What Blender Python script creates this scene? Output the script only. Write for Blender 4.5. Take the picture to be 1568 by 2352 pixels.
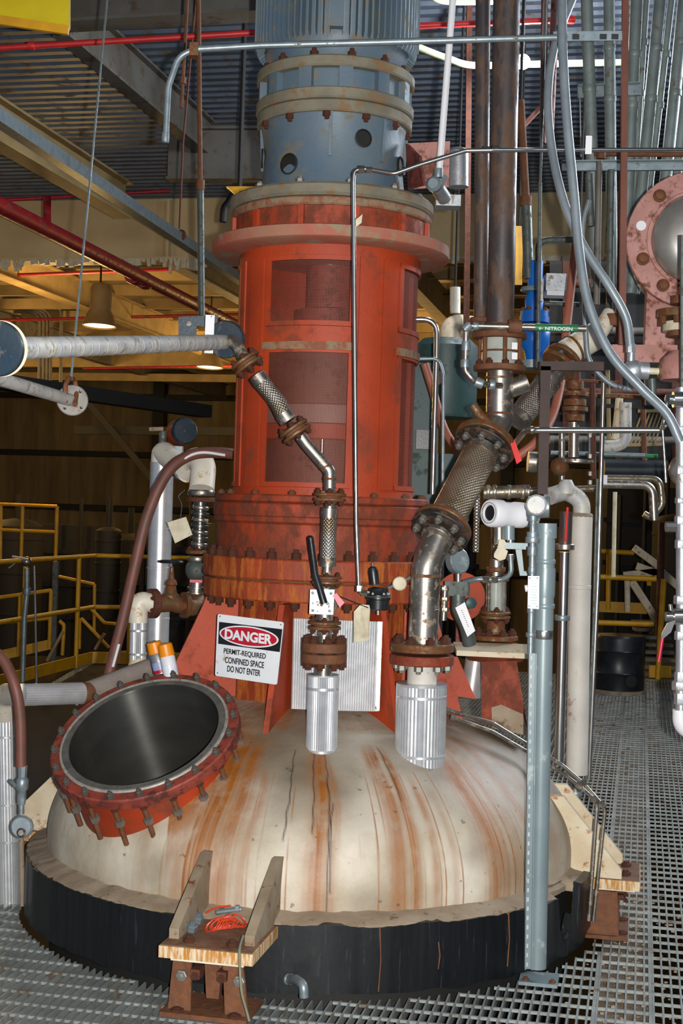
import bpy, bmesh, math, random
from math import sin, cos, pi, radians, sqrt, atan2
from mathutils import Vector, Matrix
random.seed(7)
for _o in list(bpy.data.objects): bpy.data.objects.remove(_o)
SC = bpy.context.scene
COL = SC.collection
V = Vector

# ------------------------------------------------------------------ camera
F = 3250.0; ROLL = radians(1.8); CZ = 1.58
cr, sr = cos(ROLL), sin(ROLL)
cam = bpy.data.objects.new('camera', bpy.data.cameras.new('camera'))
COL.objects.link(cam)
cam.data.sensor_fit = 'VERTICAL'; cam.data.sensor_height = 36.0
cam.data.lens = F / 2352.0 * 36.0
cam.data.clip_start = 0.05; cam.data.clip_end = 200
cam.matrix_world = Matrix(((cr, -sr, 0, 0), (0, 0, -1, 0), (sr, cr, 0, CZ), (0, 0, 0, 1)))
SC.camera = cam
# ------------------------------------------------------------------ world and big lights
w = bpy.data.worlds.new('world'); SC.world = w; w.use_nodes = True
w.node_tree.nodes['Background'].inputs[0].default_value = (0.55, 0.68, 1.0, 1)
w.node_tree.nodes['Background'].inputs[1].default_value = 0.17
def light(kind, name, loc, power, col, size=0.1, target=None, **k):
    d = bpy.data.lights.new(name, kind); d.energy = power; d.color = col
    if kind == 'AREA': d.shape = 'RECTANGLE'; d.size = size; d.size_y = k.get('sy', size)
    elif kind in ('POINT', 'SPOT'): d.shadow_soft_size = size
    if kind == 'SPOT': d.spot_size = k.get('cone', 2.5); d.spot_blend = 0.6
    o = bpy.data.objects.new(name, d); COL.objects.link(o); o.location = loc
    if target is not None:
        o.rotation_euler = (V(target) - V(loc)).to_track_quat('-Z', 'Y').to_euler()
    return o
# the camera's own flash, to the right of the lens (camera held upright)
light('SPOT', 'camera_flash', (0.085, -0.02, CZ + 0.005), 1250, (1.0, 0.97, 0.92), 0.016, (0.1, 10, CZ - 0.9), cone=radians(75))
# daylight from high windows of the hall to the right and behind the vessel
light('AREA', 'daylight_right', (4.5, 8.5, 4.6), 420, (0.82, 0.9, 1.0), 3.0, (0.3, 6.0, 2.2), sy=1.6)
light('AREA', 'front_fill', (2.5, -1.5, 4.7), 70, (0.85, 0.92, 1.0), 4.0, (0.2, 6.0, 0.6), sy=2.5)  # broad soft fill from above and behind the camera
# warm sodium lamps of the far hall
for lx, ly, lp in ((-3.5, 18, 230), (-6.5, 22, 200), (0.5, 22, 230), (-1.5, 25, 280), (-7.5, 26, 220), (4, 26, 120), (-5.0, 11.8, 55)):
    light('POINT', 'hall_lamp', (lx, ly, 3.5), lp, (1.0, 0.62, 0.22), 0.3)
SC.view_settings.view_transform = 'Standard'; SC.view_settings.look = 'None'
SC.view_settings.exposure = 0.0; SC.view_settings.gamma = 1.0
SC.view_settings.use_curve_mapping = False

# ------------------------------------------------------------------ placing helpers
def UV_(x, y):
    dx = x - 784.0; dy = 1176.0 - y
    return (dx * cr - dy * sr, dx * sr + dy * cr)
def P(x, y, Y):                       # photograph position + distance -> place in the hall
    u, v = UV_(x, y); return V((u / F * Y, Y, CZ + v / F * Y))
def PZ(x, y, z):                      # the same for something at a known height
    u, v = UV_(x, y); Y = (z - CZ) * F / v; return V((u / F * Y, Y, z))
def PX(p0, x):
    return p0
def S(px, Y): return px / F * Y
PHI = radians(12)
BX = V((cos(PHI), -sin(PHI), 0)); BY = V((sin(PHI), cos(PHI), 0)); UP = V((0, 0, 1))
AY = 5.72; AXX = -44 / F * AY; AXIS = V((AXX, AY, 0))
def Rp(hw): return hw * AY / sqrt(F * F + hw * hw)
def Zf(y, R): return CZ + (1176 - y - 1.4) / F * (AY - R)
def pol(r, deg, z): a = radians(deg); return V((AXX + r * sin(a), AY - r * cos(a), z))

# ------------------------------------------------------------------ objects
WM = {}
def link(o, parent=None):
    COL.objects.link(o)
    if parent is not None:
        o.parent = parent
        o.matrix_parent_inverse = WM.get(parent.name, Matrix()).inverted()
    return o
def tag(o, label=None, cat=None, group=None, kind=None):
    if label: o['label'] = label
    if cat: o['category'] = cat
    if group: o['group'] = group
    if kind: o['kind'] = kind
    return o
def thing(name, label, cat, loc, group=None, kind=None):
    o = bpy.data.objects.new(name, None); COL.objects.link(o)
    o.location = loc; o.empty_display_size = 0.05
    WM[o.name] = Matrix.Translation(V(loc))
    return tag(o, label, cat, group, kind)
def inst(name, me, M, parent):
    o = bpy.data.objects.new(name, me); link(o, parent); o.matrix_basis = M
    WM[o.name] = M.copy(); return o
def frame(z, x=None):
    z = V(z).normalized()
    x = V(x) if x is not None else (V((1, 0, 0)) if abs(z.x) < 0.8 else V((0, 1, 0)))
    y = z.cross(x).normalized(); x = y.cross(z).normalized()
    return x, y, z
def MT(c, z=(0, 0, 1), x=None, s=(1, 1, 1)):
    a, b, n = frame(z, x)
    m = Matrix(((a.x, b.x, n.x, c[0]), (a.y, b.y, n.y, c[1]), (a.z, b.z, n.z, c[2]), (0, 0, 0, 1)))
    return m @ Matrix.Diagonal((s[0], s[1], s[2], 1))

def fillet(pts, rad):
    pts = [V(p) for p in pts]
    if len(pts) < 3 or rad <= 0: return pts
    out = [pts[0]]
    for i in range(1, len(pts) - 1):
        a, b, c = pts[i - 1], pts[i], pts[i + 1]
        d1 = (a - b); d2 = (c - b); l1, l2 = d1.length, d2.length
        d1.normalize(); d2.normalize()
        ang = d1.angle(d2)
        if ang > pi - 0.05: out.append(b); continue
        t = min(rad / math.tan(ang / 2), l1 * 0.49, l2 * 0.49)
        p1, p2 = b + d1 * t, b + d2 * t
        n = 8
        for k in range(n + 1):
            s = k / n
            q = p1.lerp(b, s).lerp(b.lerp(p2, s), s); q2 = q
            out.append(q2)
    out.append(pts[-1]); return out
def smooth_curve(pts, n=10):
    pts = [V(p) for p in pts]; q = [2 * pts[0] - pts[1]] + pts + [2 * pts[-1] - pts[-2]]
    out = []
    for i in range(1, len(q) - 2):
        p0, p1, p2, p3 = q[i - 1:i + 3]
        for k in range(n):
            t = k / n
            out.append(0.5 * ((2 * p1) + (-p0 + p2) * t + (2 * p0 - 5 * p1 + 4 * p2 - p3) * t * t + (-p0 + 3 * p1 - 3 * p2 + p3) * t ** 3))
    out.append(pts[-1]); return out

class MB:
    def __init__(s): s.v = []; s.f = []; s.uv = {}
    def add(s, vs, fs):
        b = len(s.v); s.v += [tuple(v) for v in vs]; s.f += [tuple(b + i for i in f) for f in fs]
        return s
    def box(s, c, d, z=(0, 0, 1), x=None):
        M = MT(c, z, x); h = [k / 2 for k in d]
        vs = [M @ V((i * h[0], j * h[1], k * h[2])) for k in (-1, 1) for j in (-1, 1) for i in (-1, 1)]
        return s.add(vs, [(0, 2, 3, 1), (4, 5, 7, 6), (0, 1, 5, 4), (2, 6, 7, 3), (0, 4, 6, 2), (1, 3, 7, 5)])
    def bar(s, a, b, w, h, up=(0, 0, 1)):
        a, b = V(a), V(b); d = b - a; c = (a + b) / 2
        z = d.normalized(); x = V(up).cross(z)
        if x.length < 1e-4: x = V((1, 0, 0))
        return s.box(c, (w, h, d.length), z, x)
    def hexa(s, bot, top):            # any six-sided block from its four lower and four upper corners
        n = len(bot); vs = list(bot) + list(top)
        fs = [tuple(range(n - 1, -1, -1)), tuple(range(n, 2 * n))] + [(i, (i + 1) % n, n + (i + 1) % n, n + i) for i in range(n)]
        return s.add(vs, fs)
    def prism(s, poly, n, t):         # flat outline given in space, thickness t along n
        n = V(n).normalized() * t
        return s.hexa([V(p) - n / 2 for p in poly], [V(p) + n / 2 for p in poly])
    def cyl(s, a, b, r, r2=None, n=20, caps=True):
        return s.tube([a, b], [r, r if r2 is None else r2], n, caps)
    def tube(s, pts, r, n=12, caps=True, star=0.0, x=None):
        pts = [V(p) for p in pts]
        m = len(pts)
        rr = r if isinstance(r, (list, tuple)) else [r] * m
        t0 = (pts[1] - pts[0]).normalized(); X, Y_, _ = frame(t0, x)
        b = len(s.v); L = 0
        for i in range(m):
            if i == 0: t = pts[1] - pts[0]
            elif i == m - 1: t = pts[-1] - pts[-2]
            else: t = (pts[i + 1] - pts[i]).normalized() + (pts[i] - pts[i - 1]).normalized()
            if t.length < 1e-9: t = t0
            t = t.normalized()
            X = (X - t * X.dot(t)).normalized(); Y_ = t.cross(X)
            if i: L += (pts[i] - pts[i - 1]).length
            for k in range(n):
                a = 2 * pi * k / n
                q = rr[i] - (star if k % 2 else 0)
                s.v.append(tuple(pts[i] + X * cos(a) * q + Y_ * sin(a) * q))
        R0 = max(rr)
        L = 0
        for i in range(m - 1):
            dL = (pts[i + 1] - pts[i]).length
            for k in range(n):
                k2 = (k + 1) % n
                s.uv[len(s.f)] = [(k / n * 2 * pi * R0, L), ((k + 1) / n * 2 * pi * R0, L), ((k + 1) / n * 2 * pi * R0, L + dL), (k / n * 2 * pi * R0, L + dL)]
                s.f.append((b + i * n + k, b + i * n + k2, b + (i + 1) * n + k2, b + (i + 1) * n + k))
            L += dL
        if caps:
            s.f.append(tuple(b + k for k in reversed(range(n))))
            s.f.append(tuple(b + (m - 1) * n + k for k in range(n)))
        return s
    def lathe(s, prof, c, z=(0, 0, 1), n=48, x=None, closed=False, star=0.0):   # prof: (radius, height)
        M = MT(c, z, x); b = len(s.v); m = len(prof)
        for (r, h) in prof:
            for k in range(n):
                a = 2 * pi * k / n; q = max(r - (star if k % 2 else 0), 1e-4)
                s.v.append(tuple(M @ V((q * cos(a), q * sin(a), h))))
        for i in range(m if closed else m - 1):
            j = (i + 1) % m
            for k in range(n):
                k2 = (k + 1) % n
                s.f.append((b + i * n + k, b + i * n + k2, b + j * n + k2, b + j * n + k))
        if not closed:
            if prof[0][0] > 1e-3: s.f.append(tuple(b + k for k in reversed(range(n))))
            if prof[-1][0] > 1e-3: s.f.append(tuple(b + (m - 1) * n + k for k in range(n)))
        return s
    def ring(s, c, z, ro, ri, t, n=40, ch=0.003):
        return s.lathe([(ri, -t / 2), (ro - ch, -t / 2), (ro, -t / 2 + ch), (ro, t / 2 - ch), (ro - ch, t / 2), (ri, t / 2)], c, z, n, closed=True)
    def arcplate(s, r0, r1, a0, a1, z0, z1, n=12):   # curved plate around the vessel's axis
        bot = []; 
        for k in range(n + 1):
            a = a0 + (a1 - a0) * k / n
            s_ = [pol(r0, a, z0), pol(r1, a, z0), pol(r1, a, z1), pol(r0, a, z1)]
            s.v += [tuple(p) for p in s_]
        b = len(s.v) - 4 * (n + 1)
        for k in range(n):
            for j in range(4):
                j2 = (j + 1) % 4
                s.f.append((b + 4 * k + j, b + 4 * (k + 1) + j, b + 4 * (k + 1) + j2, b + 4 * k + j2))
        s.f.append((b, b + 1, b + 2, b + 3)); e = b + 4 * n; s.f.append((e + 3, e + 2, e + 1, e))
        return s
    def ball(s, c, r, n=16, m=10, sc=(1, 1, 1), z=(0, 0, 1)):
        M = MT(c, z, None, sc)
        pr = [(r * sin(pi * i / m), -r * cos(pi * i / m)) for i in range(m + 1)]
        b = len(s.v)
        for (q, h) in pr:
            for k in range(n):
                a = 2 * pi * k / n; s.v.append(tuple(M @ V((max(q, 1e-5) * cos(a), max(q, 1e-5) * sin(a), h))))
        for i in range(m):
            for k in range(n):
                s.f.append((b + i * n + k, b + i * n + (k + 1) % n, b + (i + 1) * n + (k + 1) % n, b + (i + 1) * n + k))
        return s
    def mesh(s, name, mat, smooth=True, ang=38):
        me = bpy.data.meshes.new(name)
        me.from_pydata(s.v, [], s.f)
        if s.uv:
            uvl = me.uv_layers.new(name='UVMap')
            for fi, cs in s.uv.items():
                p = me.polygons[fi]
                for li, c in zip(p.loop_indices, cs): uvl.data[li].uv = c
        bm = bmesh.new(); bm.from_mesh(me); bmesh.ops.recalc_face_normals(bm, faces=bm.faces); bm.to_mesh(me); bm.free()
        if smooth:
            me.shade_smooth(); me.set_sharp_from_angle(angle=radians(ang))
        if mat: me.materials.append(mat)
        return me
    def build(s, name, mat, parent=None, smooth=True, ang=38, **k):
        o = bpy.data.objects.new(name, s.mesh(name, mat, smooth, ang))
        link(o, parent); WM[o.name] = Matrix()
        return tag(o, **k) if k else o

# ------------------------------------------------------------------ materials (procedural)
def lin(h):
    h = h.lstrip('#'); c = [int(h[i:i + 2], 16) / 255 for i in (0, 2, 4)]
    return tuple([x / 12.92 if x <= 0.04045 else ((x + 0.055) / 1.055) ** 2.4 for x in c] + [1])
def mk(name):
    m = bpy.data.materials.new(name); m.use_nodes = True; nt = m.node_tree
    b = nt.nodes['Principled BSDF']; return m, nt, b
def nd(nt, t, **k):
    n = nt.nodes.new(t)
    for a, v in k.items():
        if a in n.inputs: n.inputs[a].default_value = v
        else: setattr(n, a, v)
    return n
def ramp(nt, src, p0, p1, c0=(0, 0, 0, 1), c1=(1, 1, 1, 1)):
    r = nt.nodes.new('ShaderNodeValToRGB'); e = r.color_ramp.elements
    e[0].position = p0; e[1].position = p1; e[0].color = c0; e[1].color = c1
    nt.links.new(src, r.inputs[0]); return r.outputs[0]
def mixc(nt, fac, a, b):
    m = nt.nodes.new('ShaderNodeMix'); m.data_type = 'RGBA'
    for sock, v in ((m.inputs[0], fac), (m.inputs[6], a), (m.inputs[7], b)):
        if hasattr(v, 'is_output'): nt.links.new(v, sock)
        else: sock.default_value = v
    return m.outputs[2]
def noise(nt, sc, stretch=(1, 1, 1), detail=4, coord='Object', rough=.55):
    tc = nt.nodes.new('ShaderNodeTexCoord'); mp = nt.nodes.new('ShaderNodeMapping'); mp.inputs['Scale'].default_value = stretch
    nt.links.new(tc.outputs[coord], mp.inputs[0]); n = nt.nodes.new('ShaderNodeTexNoise')
    n.inputs['Scale'].default_value = sc; n.inputs['Detail'].default_value = detail; n.inputs['Roughness'].default_value = rough
    nt.links.new(mp.outputs[0], n.inputs['Vector']); return n.outputs['Fac']
def pm(name, a, b=None, sc=7, rough=.5, metal=0.0, rust=0.0, rc='#6b3214', bump=.15, bsc=80, st=(1, 1, 1), rsc=None, r2=None, spec=.5):
    m, nt, bs = mk(name)
    c = mixc(nt, ramp(nt, noise(nt, sc, st), .35, .65), lin(a), lin(b or a))
    bs.inputs['Specular IOR Level'].default_value = spec
    if rust > 0:
        f = ramp(nt, noise(nt, rsc or sc * 2.3, st, 8, rough=.65), .62 - rust * .35, .70 - rust * .25)
        c2 = mixc(nt, noise(nt, 40), lin(rc), lin(r2 or rc))
        c = mixc(nt, f, c, c2)
        rr = nt.nodes.new('ShaderNodeMapRange'); nt.links.new(f, rr.inputs[0]); rr.inputs[3].default_value = rough; rr.inputs[4].default_value = .8
        nt.links.new(rr.outputs[0], bs.inputs['Roughness'])
        if metal:
            mr = nt.nodes.new('ShaderNodeMapRange'); nt.links.new(f, mr.inputs[0]); mr.inputs[3].default_value = metal; mr.inputs[4].default_value = metal * .55
            nt.links.new(mr.outputs[0], bs.inputs['Metallic'])
    else:
        bs.inputs['Roughness'].default_value = rough; bs.inputs['Metallic'].default_value = metal
    nt.links.new(c, bs.inputs['Base Color'])
    if bump:
        bp = nt.nodes.new('ShaderNodeBump'); bp.inputs['Strength'].default_value = bump; bp.inputs['Distance'].default_value = .004
        nt.links.new(noise(nt, bsc, (1, 1, 1), 5), bp.inputs['Height']); nt.links.new(bp.outputs[0], bs.inputs['Normal'])
    return m
def emis(name, col, s):
    m, nt, bs = mk(name); bs.inputs['Base Color'].default_value = lin(col)
    bs.inputs['Emission Color'].default_value = lin(col); bs.inputs['Emission Strength'].default_value = s; return m
M_ = {}
M_['red'] = pm('red_paint', '#a93a11', '#90300e', 3, .62, rust=.22, rc='#6a2a16', r2='#8a3c1c', bump=.25)
M_['red_rusty'] = pm('red_paint_rusty', '#98340f', '#7d2f10', 7, .65, rust=.6, rc='#4a2014', r2='#7a3414', bump=.5, st=(1, 1, .6))
M_['red_orange'] = pm('rust_orange_paint', '#943410', '#702c0e', 6, .65, rust=.42, rc='#b8661c', r2='#8a4012', bump=.4, st=(2.4, 2.4, .35))
M_['red_dark'] = pm('dull_red', '#8a3a2c', '#6d2c22', 12, .65, rust=.4, rc='#4a2218')
M_['pink'] = pm('faded_red_paint', '#b08078', '#9a6a60', 8, .6, rust=.3, rc='#6a3c2c')
M_['blue'] = pm('blue_grey_paint', '#506373', '#5c6a72', 5, .5, rust=.22, rc='#6b6350', r2='#6f695a', bump=.2)
M_['blue_dust'] = pm('dusty_flange', '#7d7765', '#686455', 8, .75, rust=.3, rc='#74573a', r2='#86653f', bump=.3)
M_['dusty'] = pm('dust_over_red', '#7d715c', '#8b6a4e', 9, .8, rust=.45, rc='#8f4a2c', r2='#6b4a35', bump=.3)
M_['black'] = pm('black_mastic', '#0c0e11', '#14171a', 6, .38, bump=.35, bsc=10, rust=.06, rc='#20262a', st=(6, 6, .35))
M_['lip'] = pm('cracked_mortar', '#958571', '#83725d', 9, .85, rust=.12, rc='#5d4c38', bump=.7, bsc=30)
M_['ss'] = pm('stainless', '#b5aea4', '#948d83', 14, .31, .9, rust=.2, rc='#a08c74', r2='#8c7a64', bump=.05)
M_['ss_clean'] = pm('polished_stainless', '#cfcdc8', '#b8b6b0', 10, .22, .95, bump=.02)
M_['ss_dark'] = pm('vessel_inner_steel', '#6a6a68', '#4c4c49', 5, .33, .7, bump=.02)
M_['alu'] = pm('aluminium_jacket', '#dadcde', '#c8cbcd', 20, .30, .62, bump=.03)
M_['alu_dull'] = pm('weathered_aluminium', '#b9bcc0', '#9da1a5', 9, .38, .7, rust=.15, rc='#8a7f70')
M_['galv'] = pm('galvanised_steel', '#8b979b', '#77848a', 22, .42, .5, rust=.1, rc='#6d6559', bump=.05)
M_['greypaint'] = pm('grey_painted_steel', '#7f8d90', '#728186', 4, .38, .15, rust=.08, rc='#a9b1ae', bump=.05)
M_['greydark'] = pm('dark_galvanised', '#59625f', '#4a5250', 14, .45, .3, rust=.3, rc='#4b453a')
M_['rust'] = pm('rusty_steel', '#5c3722', '#6e4830', 20, .75, .15, rust=.4, rc='#44261a', r2='#8a5228', bump=.5)
M_['rust_dark'] = pm('dark_rusty_bolt', '#452212', '#5a2c16', 30, .75, bump=.6)
M_['rust_flange'] = pm('stained_flange', '#7a6648', '#5f4c34', 18, .5, .5, rust=.55, rc='#7a3f1c', r2='#5a3418', bump=.3)
M_['brownpipe'] = pm('brown_steel_pipe', '#4d433f', '#3f3b3e', 6, .42, .3, rust=.4, rc='#4a3a33', r2='#6b4f3a', bump=.1, st=(1, 1, .4))
M_['brass'] = pm('brass_nut', '#8f887a', '#77705f', 20, .35, .8, rust=.3, rc='#6a5433')
M_['boltgrey'] = pm('zinc_bolt', '#8d908e', '#73756f', 20, .4, .6, rust=.3, rc='#7a5a3a')
M_['white'] = pm('white_painted_lagging', '#d8d2c4', '#c8c0af', 8, .45, rust=.14, rc='#b08a4c', bump=.1)
M_['whitewrap'] = pm('white_pipe_wrap', '#c9c4bb', '#b7b2aa', 5, .6, rust=.03, rc='#8f6236', bump=.3, bsc=120)
M_['wrap'] = pm('grey_taped_pipe', '#a7a9ad', '#c2bfb4', 14, .55, .1, rust=.25, rc='#8a8578', bump=.15)
M_['cream'] = pm('cream_lug_paint', '#cbbfa6', '#bba98a', 9, .6, rust=.12, rc='#b0703a', r2='#8a5a30', bump=.2)
M_['creamdrip'] = pm('cream_with_rust_drips', '#d2c6ac', '#c4b08c', 9, .6, rust=.55, rc='#a0621e', r2='#b98438', bump=.2, st=(4, 4, .5))
M_['frame_dark'] = pm('dark_brown_angle', '#38241f', '#2c1d1a', 10, .6, .2, bump=.1)
M_['lugtop'] = pm('lug_dusty_steel', '#93846e', '#7d6c55', 9, .75, rust=.12, rc='#6b3a1e', bump=.2)
M_['orange'] = pm('orange_plastic', '#e08a10', '#d88008', 4, .4, bump=0)
M_['cord'] = pm('orange_red_cord', '#c8452a', '#b8381f', 30, .4, bump=.1)
M_['blackpl'] = pm('black_plastic', '#15181b', '#20262a', 12, .35, bump=.1)
M_['yellow'] = pm('yellow_paint', '#d19a0c', '#b98508', 6, .45, bump=.05)
M_['yellowbeam'] = pm('yellow_crane_beam', '#c9b400', '#b8a200', 4, .45, bump=.05)
M_['redpipe'] = pm('sprinkler_red', '#a8182a', '#8c1826', 8, .45, rust=.25, rc='#6a4a40', bump=.05)
M_['redbright'] = pm('bright_red_pipe', '#d8302c', '#c02a2c', 8, .4, bump=.05)
M_['hose'] = pm('rubber_red_hose', '#6d4034', '#5a3a30', 12, .55, bump=.1)
M_['hose_grey'] = pm('grey_flexible_conduit', '#7c868c', '#6c767d', 12, .4, .2, bump=.1)
M_['tan'] = pm('tan_girder_paint', '#c9b284', '#b8a176', 2, .7, bump=.1)
M_['deck'] = pm('roof_deck', '#5a6676', '#4e5a68', 3, .55, .1, rust=.2, rc='#5a4d3a', bump=.1)
M_['deck_far'] = pm('far_roof_deck', '#8a7a58', '#6a5d44', 2, .7, bump=.1)
M_['wall'] = pm('far_wall_sheeting', '#7a6b4c', '#5c503a', 1.2, .8, bump=.3, bsc=3, st=(3, 3, .4))
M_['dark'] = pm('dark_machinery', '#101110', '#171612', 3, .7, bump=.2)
M_['beam'] = pm('grey_steel_beam', '#6d6a63', '#5a554c', 3, .6, .1, rust=.2, rc='#574634')
M_['beam_tan'] = pm('tan_steel_joist', '#9c8558', '#84704a', 3, .7)
M_['teal'] = pm('green_machine_paint', '#2e4b4a', '#25403f', 4, .5, rust=.15, rc='#3a4a40')
M_['bluev'] = pm('bright_blue_valve', '#1668c0', '#1256a8', 5, .35, bump=.05)
M_['grating'] = pm('galvanised_grating', '#969c9a', '#7d8280', 6, .5, .3, rust=.22, rc='#6e6152', bump=.2)
M_['under'] = pm('dirty_steel_under_grating', '#6a5544', '#8a7864', 14, .85, rust=.4, rc='#8a8072', bump=.6)
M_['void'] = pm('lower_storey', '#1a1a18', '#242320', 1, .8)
M_['tagw'] = pm('white_tag', '#d9d9dc', '#cfcfd4', 5, .5, bump=0)
M_['tagc'] = pm('cream_tag', '#c8bfa6', '#b0a68c', 20, .6, bump=0)
M_['signw'] = pm('sign_white', '#d6d8da', '#c9ccd0', 5, .4, rust=.04, rc='#9a8b70', bump=0)
M_['signk'] = pm('sign_black', '#101013', '#18181b', 5, .4, bump=0)
M_['signr'] = pm('sign_red', '#b01228', '#a01024', 5, .4, bump=0)
M_['pinktag'] = pm('pink_red_tag', '#c02048', '#b01c40', 5, .4, bump=0)
M_['green'] = pm('green_pipe_label', '#2c7a4c', '#246a40', 5, .4, bump=0)
M_['greenlamp'] = pm('pale_green_conduit', '#aebf98', '#98aa84', 5, .4, .1, bump=0)
M_['bundle'] = pm('grey_conduit_bundle', '#7d8886', '#6a7472', 9, .5, .25, rust=.12, rc='#5f564a', bump=.1)
M_['captop'] = pm('brushed_cap', '#c4c1ba', '#aeaaa2', 5, .38, .75, bump=.03)
M_['drillgrey'] = pm('slot_grey', '#a9b2b4', '#98a2a5', 5, .5, bump=0)  # lighter grey of the strut slots
M_['hose2'] = pm('orange_brown_hose', '#9a5c48', '#8a4e3c', 10, .55, bump=.1)
M_['rustpole'] = pm('red_brown_pole', '#6e3a28', '#5e3020', 8, .6, bump=.1)
M_['bulb'] = emis('lamp_glow', '#fff6e0', 30)
M_['bulbw'] = emis('far_lamp_glow', '#ffc878', 6)
M_['glass'] = pm('sight_glass_sheet', '#8f9690', '#a3a79c', 9, .15, 0, bump=0)
M_['shaft'] = pm('steel_shaft', '#9a8f86', '#857a70', 9, .3, .6)
# braided stainless: crossing diagonal wires
def braid(name, a, b, period=.010, metal=.85):
    m, nt, bs = mk(name); tc = nt.nodes.new('ShaderNodeTexCoord')
    outs = []
    for ang in (38, -38):
        mp = nt.nodes.new('ShaderNodeMapping'); mp.inputs['Rotation'].default_value = (0, 0, radians(ang)); nt.links.new(tc.outputs['UV'], mp.inputs[0])
        wv = nt.nodes.new('ShaderNodeTexWave'); wv.inputs['Scale'].default_value = .314 / period; wv.inputs['Distortion'].default_value = 0
        nt.links.new(mp.outputs[0], wv.inputs[0]); outs.append(wv.outputs['Fac'])
    mx = nt.nodes.new('ShaderNodeMath'); mx.operation = 'MULTIPLY'; nt.links.new(outs[0], mx.inputs[0]); nt.links.new(outs[1], mx.inputs[1])
    c = mixc(nt, mx.outputs[0], lin(b), lin(a)); st = mixc(nt, ramp(nt, noise(nt, 9), .45, .75), c, lin('#7a5f3c'))
    nt.links.new(st, bs.inputs['Base Color'])
    bs.inputs['Metallic'].default_value = metal; bs.inputs['Roughness'].default_value = .3
    bp = nt.nodes.new('ShaderNodeBump'); bp.inputs['Strength'].default_value = .7; bp.inputs['Distance'].default_value = .003
    nt.links.new(mx.outputs[0], bp.inputs['Height']); nt.links.new(bp.outputs[0], bs.inputs['Normal']); return m
M_['braid'] = braid('braided_stainless', '#dad6ce', '#94908a', .008)
M_['braid_big'] = braid('braided_stainless_wide', '#cbbfae', '#93836c', .010, .7)
# dome: painted attributes hold rust streaks and dirt that sits on top
def dome_mat():
    m, nt, bs = mk('vessel_head_coating')
    at = nt.nodes.new('ShaderNodeAttribute'); at.attribute_name = 'stain'
    sep = nt.nodes.new('ShaderNodeSeparateColor'); nt.links.new(at.outputs['Color'], sep.inputs[0])
    base = mixc(nt, ramp(nt, noise(nt, 3.5, (1, 1, 1), 6), .35, .7), lin('#cdc5b6'), lin('#a3977f'))
    blot = ramp(nt, noise(nt, 2.2, (1, 1, .6), 8, rough=.6), .5, .72)
    def mul(a, b):
        x = nt.nodes.new('ShaderNodeMath'); x.operation = 'MULTIPLY'; nt.links.new(a, x.inputs[0])
        if hasattr(b, 'is_output'): nt.links.new(b, x.inputs[1])
        else: x.inputs[1].default_value = b
        return x.outputs[0]
    base = mixc(nt, mul(blot, .45), base, lin('#94876f'))
    base = mixc(nt, mul(sep.outputs[1], .85), base, mixc(nt, noise(nt, 9, (1, 1, 1), 7), lin('#4c4136'), lin('#75654e')))
    rn = ramp(nt, noise(nt, 14, (1, 1, .35), 6), .15, .5)
    base = mixc(nt, mul(sep.outputs[0], rn), base, mixc(nt, noise(nt, 20), lin('#7a3c0c'), lin('#9c6018')))
    base = mixc(nt, sep.outputs[2], base, lin('#2a2018'))
    base = mixc(nt, mul(ramp(nt, noise(nt, 26, (1, 1, 1), 2), .70, .74), .6), base, lin('#4a3c2e'))
    nt.links.new(base, bs.inputs['Base Color']); bs.inputs['Roughness'].default_value = .55
    bp = nt.nodes.new('ShaderNodeBump'); bp.inputs['Strength'].default_value = .25; bp.inputs['Distance'].default_value = .01
    nt.links.new(noise(nt, 25, (1, 1, 1), 6), bp.inputs['Height']); nt.links.new(bp.outputs[0], bs.inputs['Normal']); return m
M_['dome'] = dome_mat()

# ------------------------------------------------------------------ shared small pieces
HEX = {}
def hexmesh(mat):
    if mat not in HEX:
        b = MB(); b.lathe([(1, -.5), (1, .42), (.85, .5)], (0, 0, 0), n=6); b.lathe([(.55, .5), (.55, .95), (.4, 1.0)], (0, 0, 0), n=8)
        HEX[mat] = b.mesh('bolt', M_[mat], True, 30)
    return HEX[mat]
def bolts(parent, c, n, R, num, rb, h, mat='rust_dark', off=0.0, name='bolt', x=None, both=0):
    a, b, z = frame(n, x)
    for k in range(num):
        t = 2 * pi * (k + off) / num
        p = V(c) + a * R * cos(t) + b * R * sin(t)
        inst(name, hexmesh(mat), MT(p, z, a, (rb, rb, h)), parent)
        if both: inst(name, hexmesh(mat), MT(p - z * both, -z, a, (rb, rb, h)), parent)
def flange(parent, c, n, R, t, mat='rust_flange', ri=0.0, nb=0, rb=.01, bm='rust_dark', name='flange', seg=40, bR=None, off=.5, back=False):
    n = V(n).normalized(); b = MB()
    if ri > 0: b.ring(c, n, R, ri, t, seg)
    else: b.lathe([(R - .003, -t / 2), (R, -t / 2 + .003), (R, t / 2 - .003), (R - .003, t / 2)], c, n, seg)
    o = b.build(name, M_[mat], parent)
    if nb:
        bolts(o, V(c) + n * (t / 2 + rb * .45), n, bR or R * .8, nb, rb, rb * 1.1, bm, off)
        if back: bolts(o, V(c) - n * (t / 2 + rb * .45), -n, bR or R * .8, nb, rb, rb * 1.1, bm, off)
    return o
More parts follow.
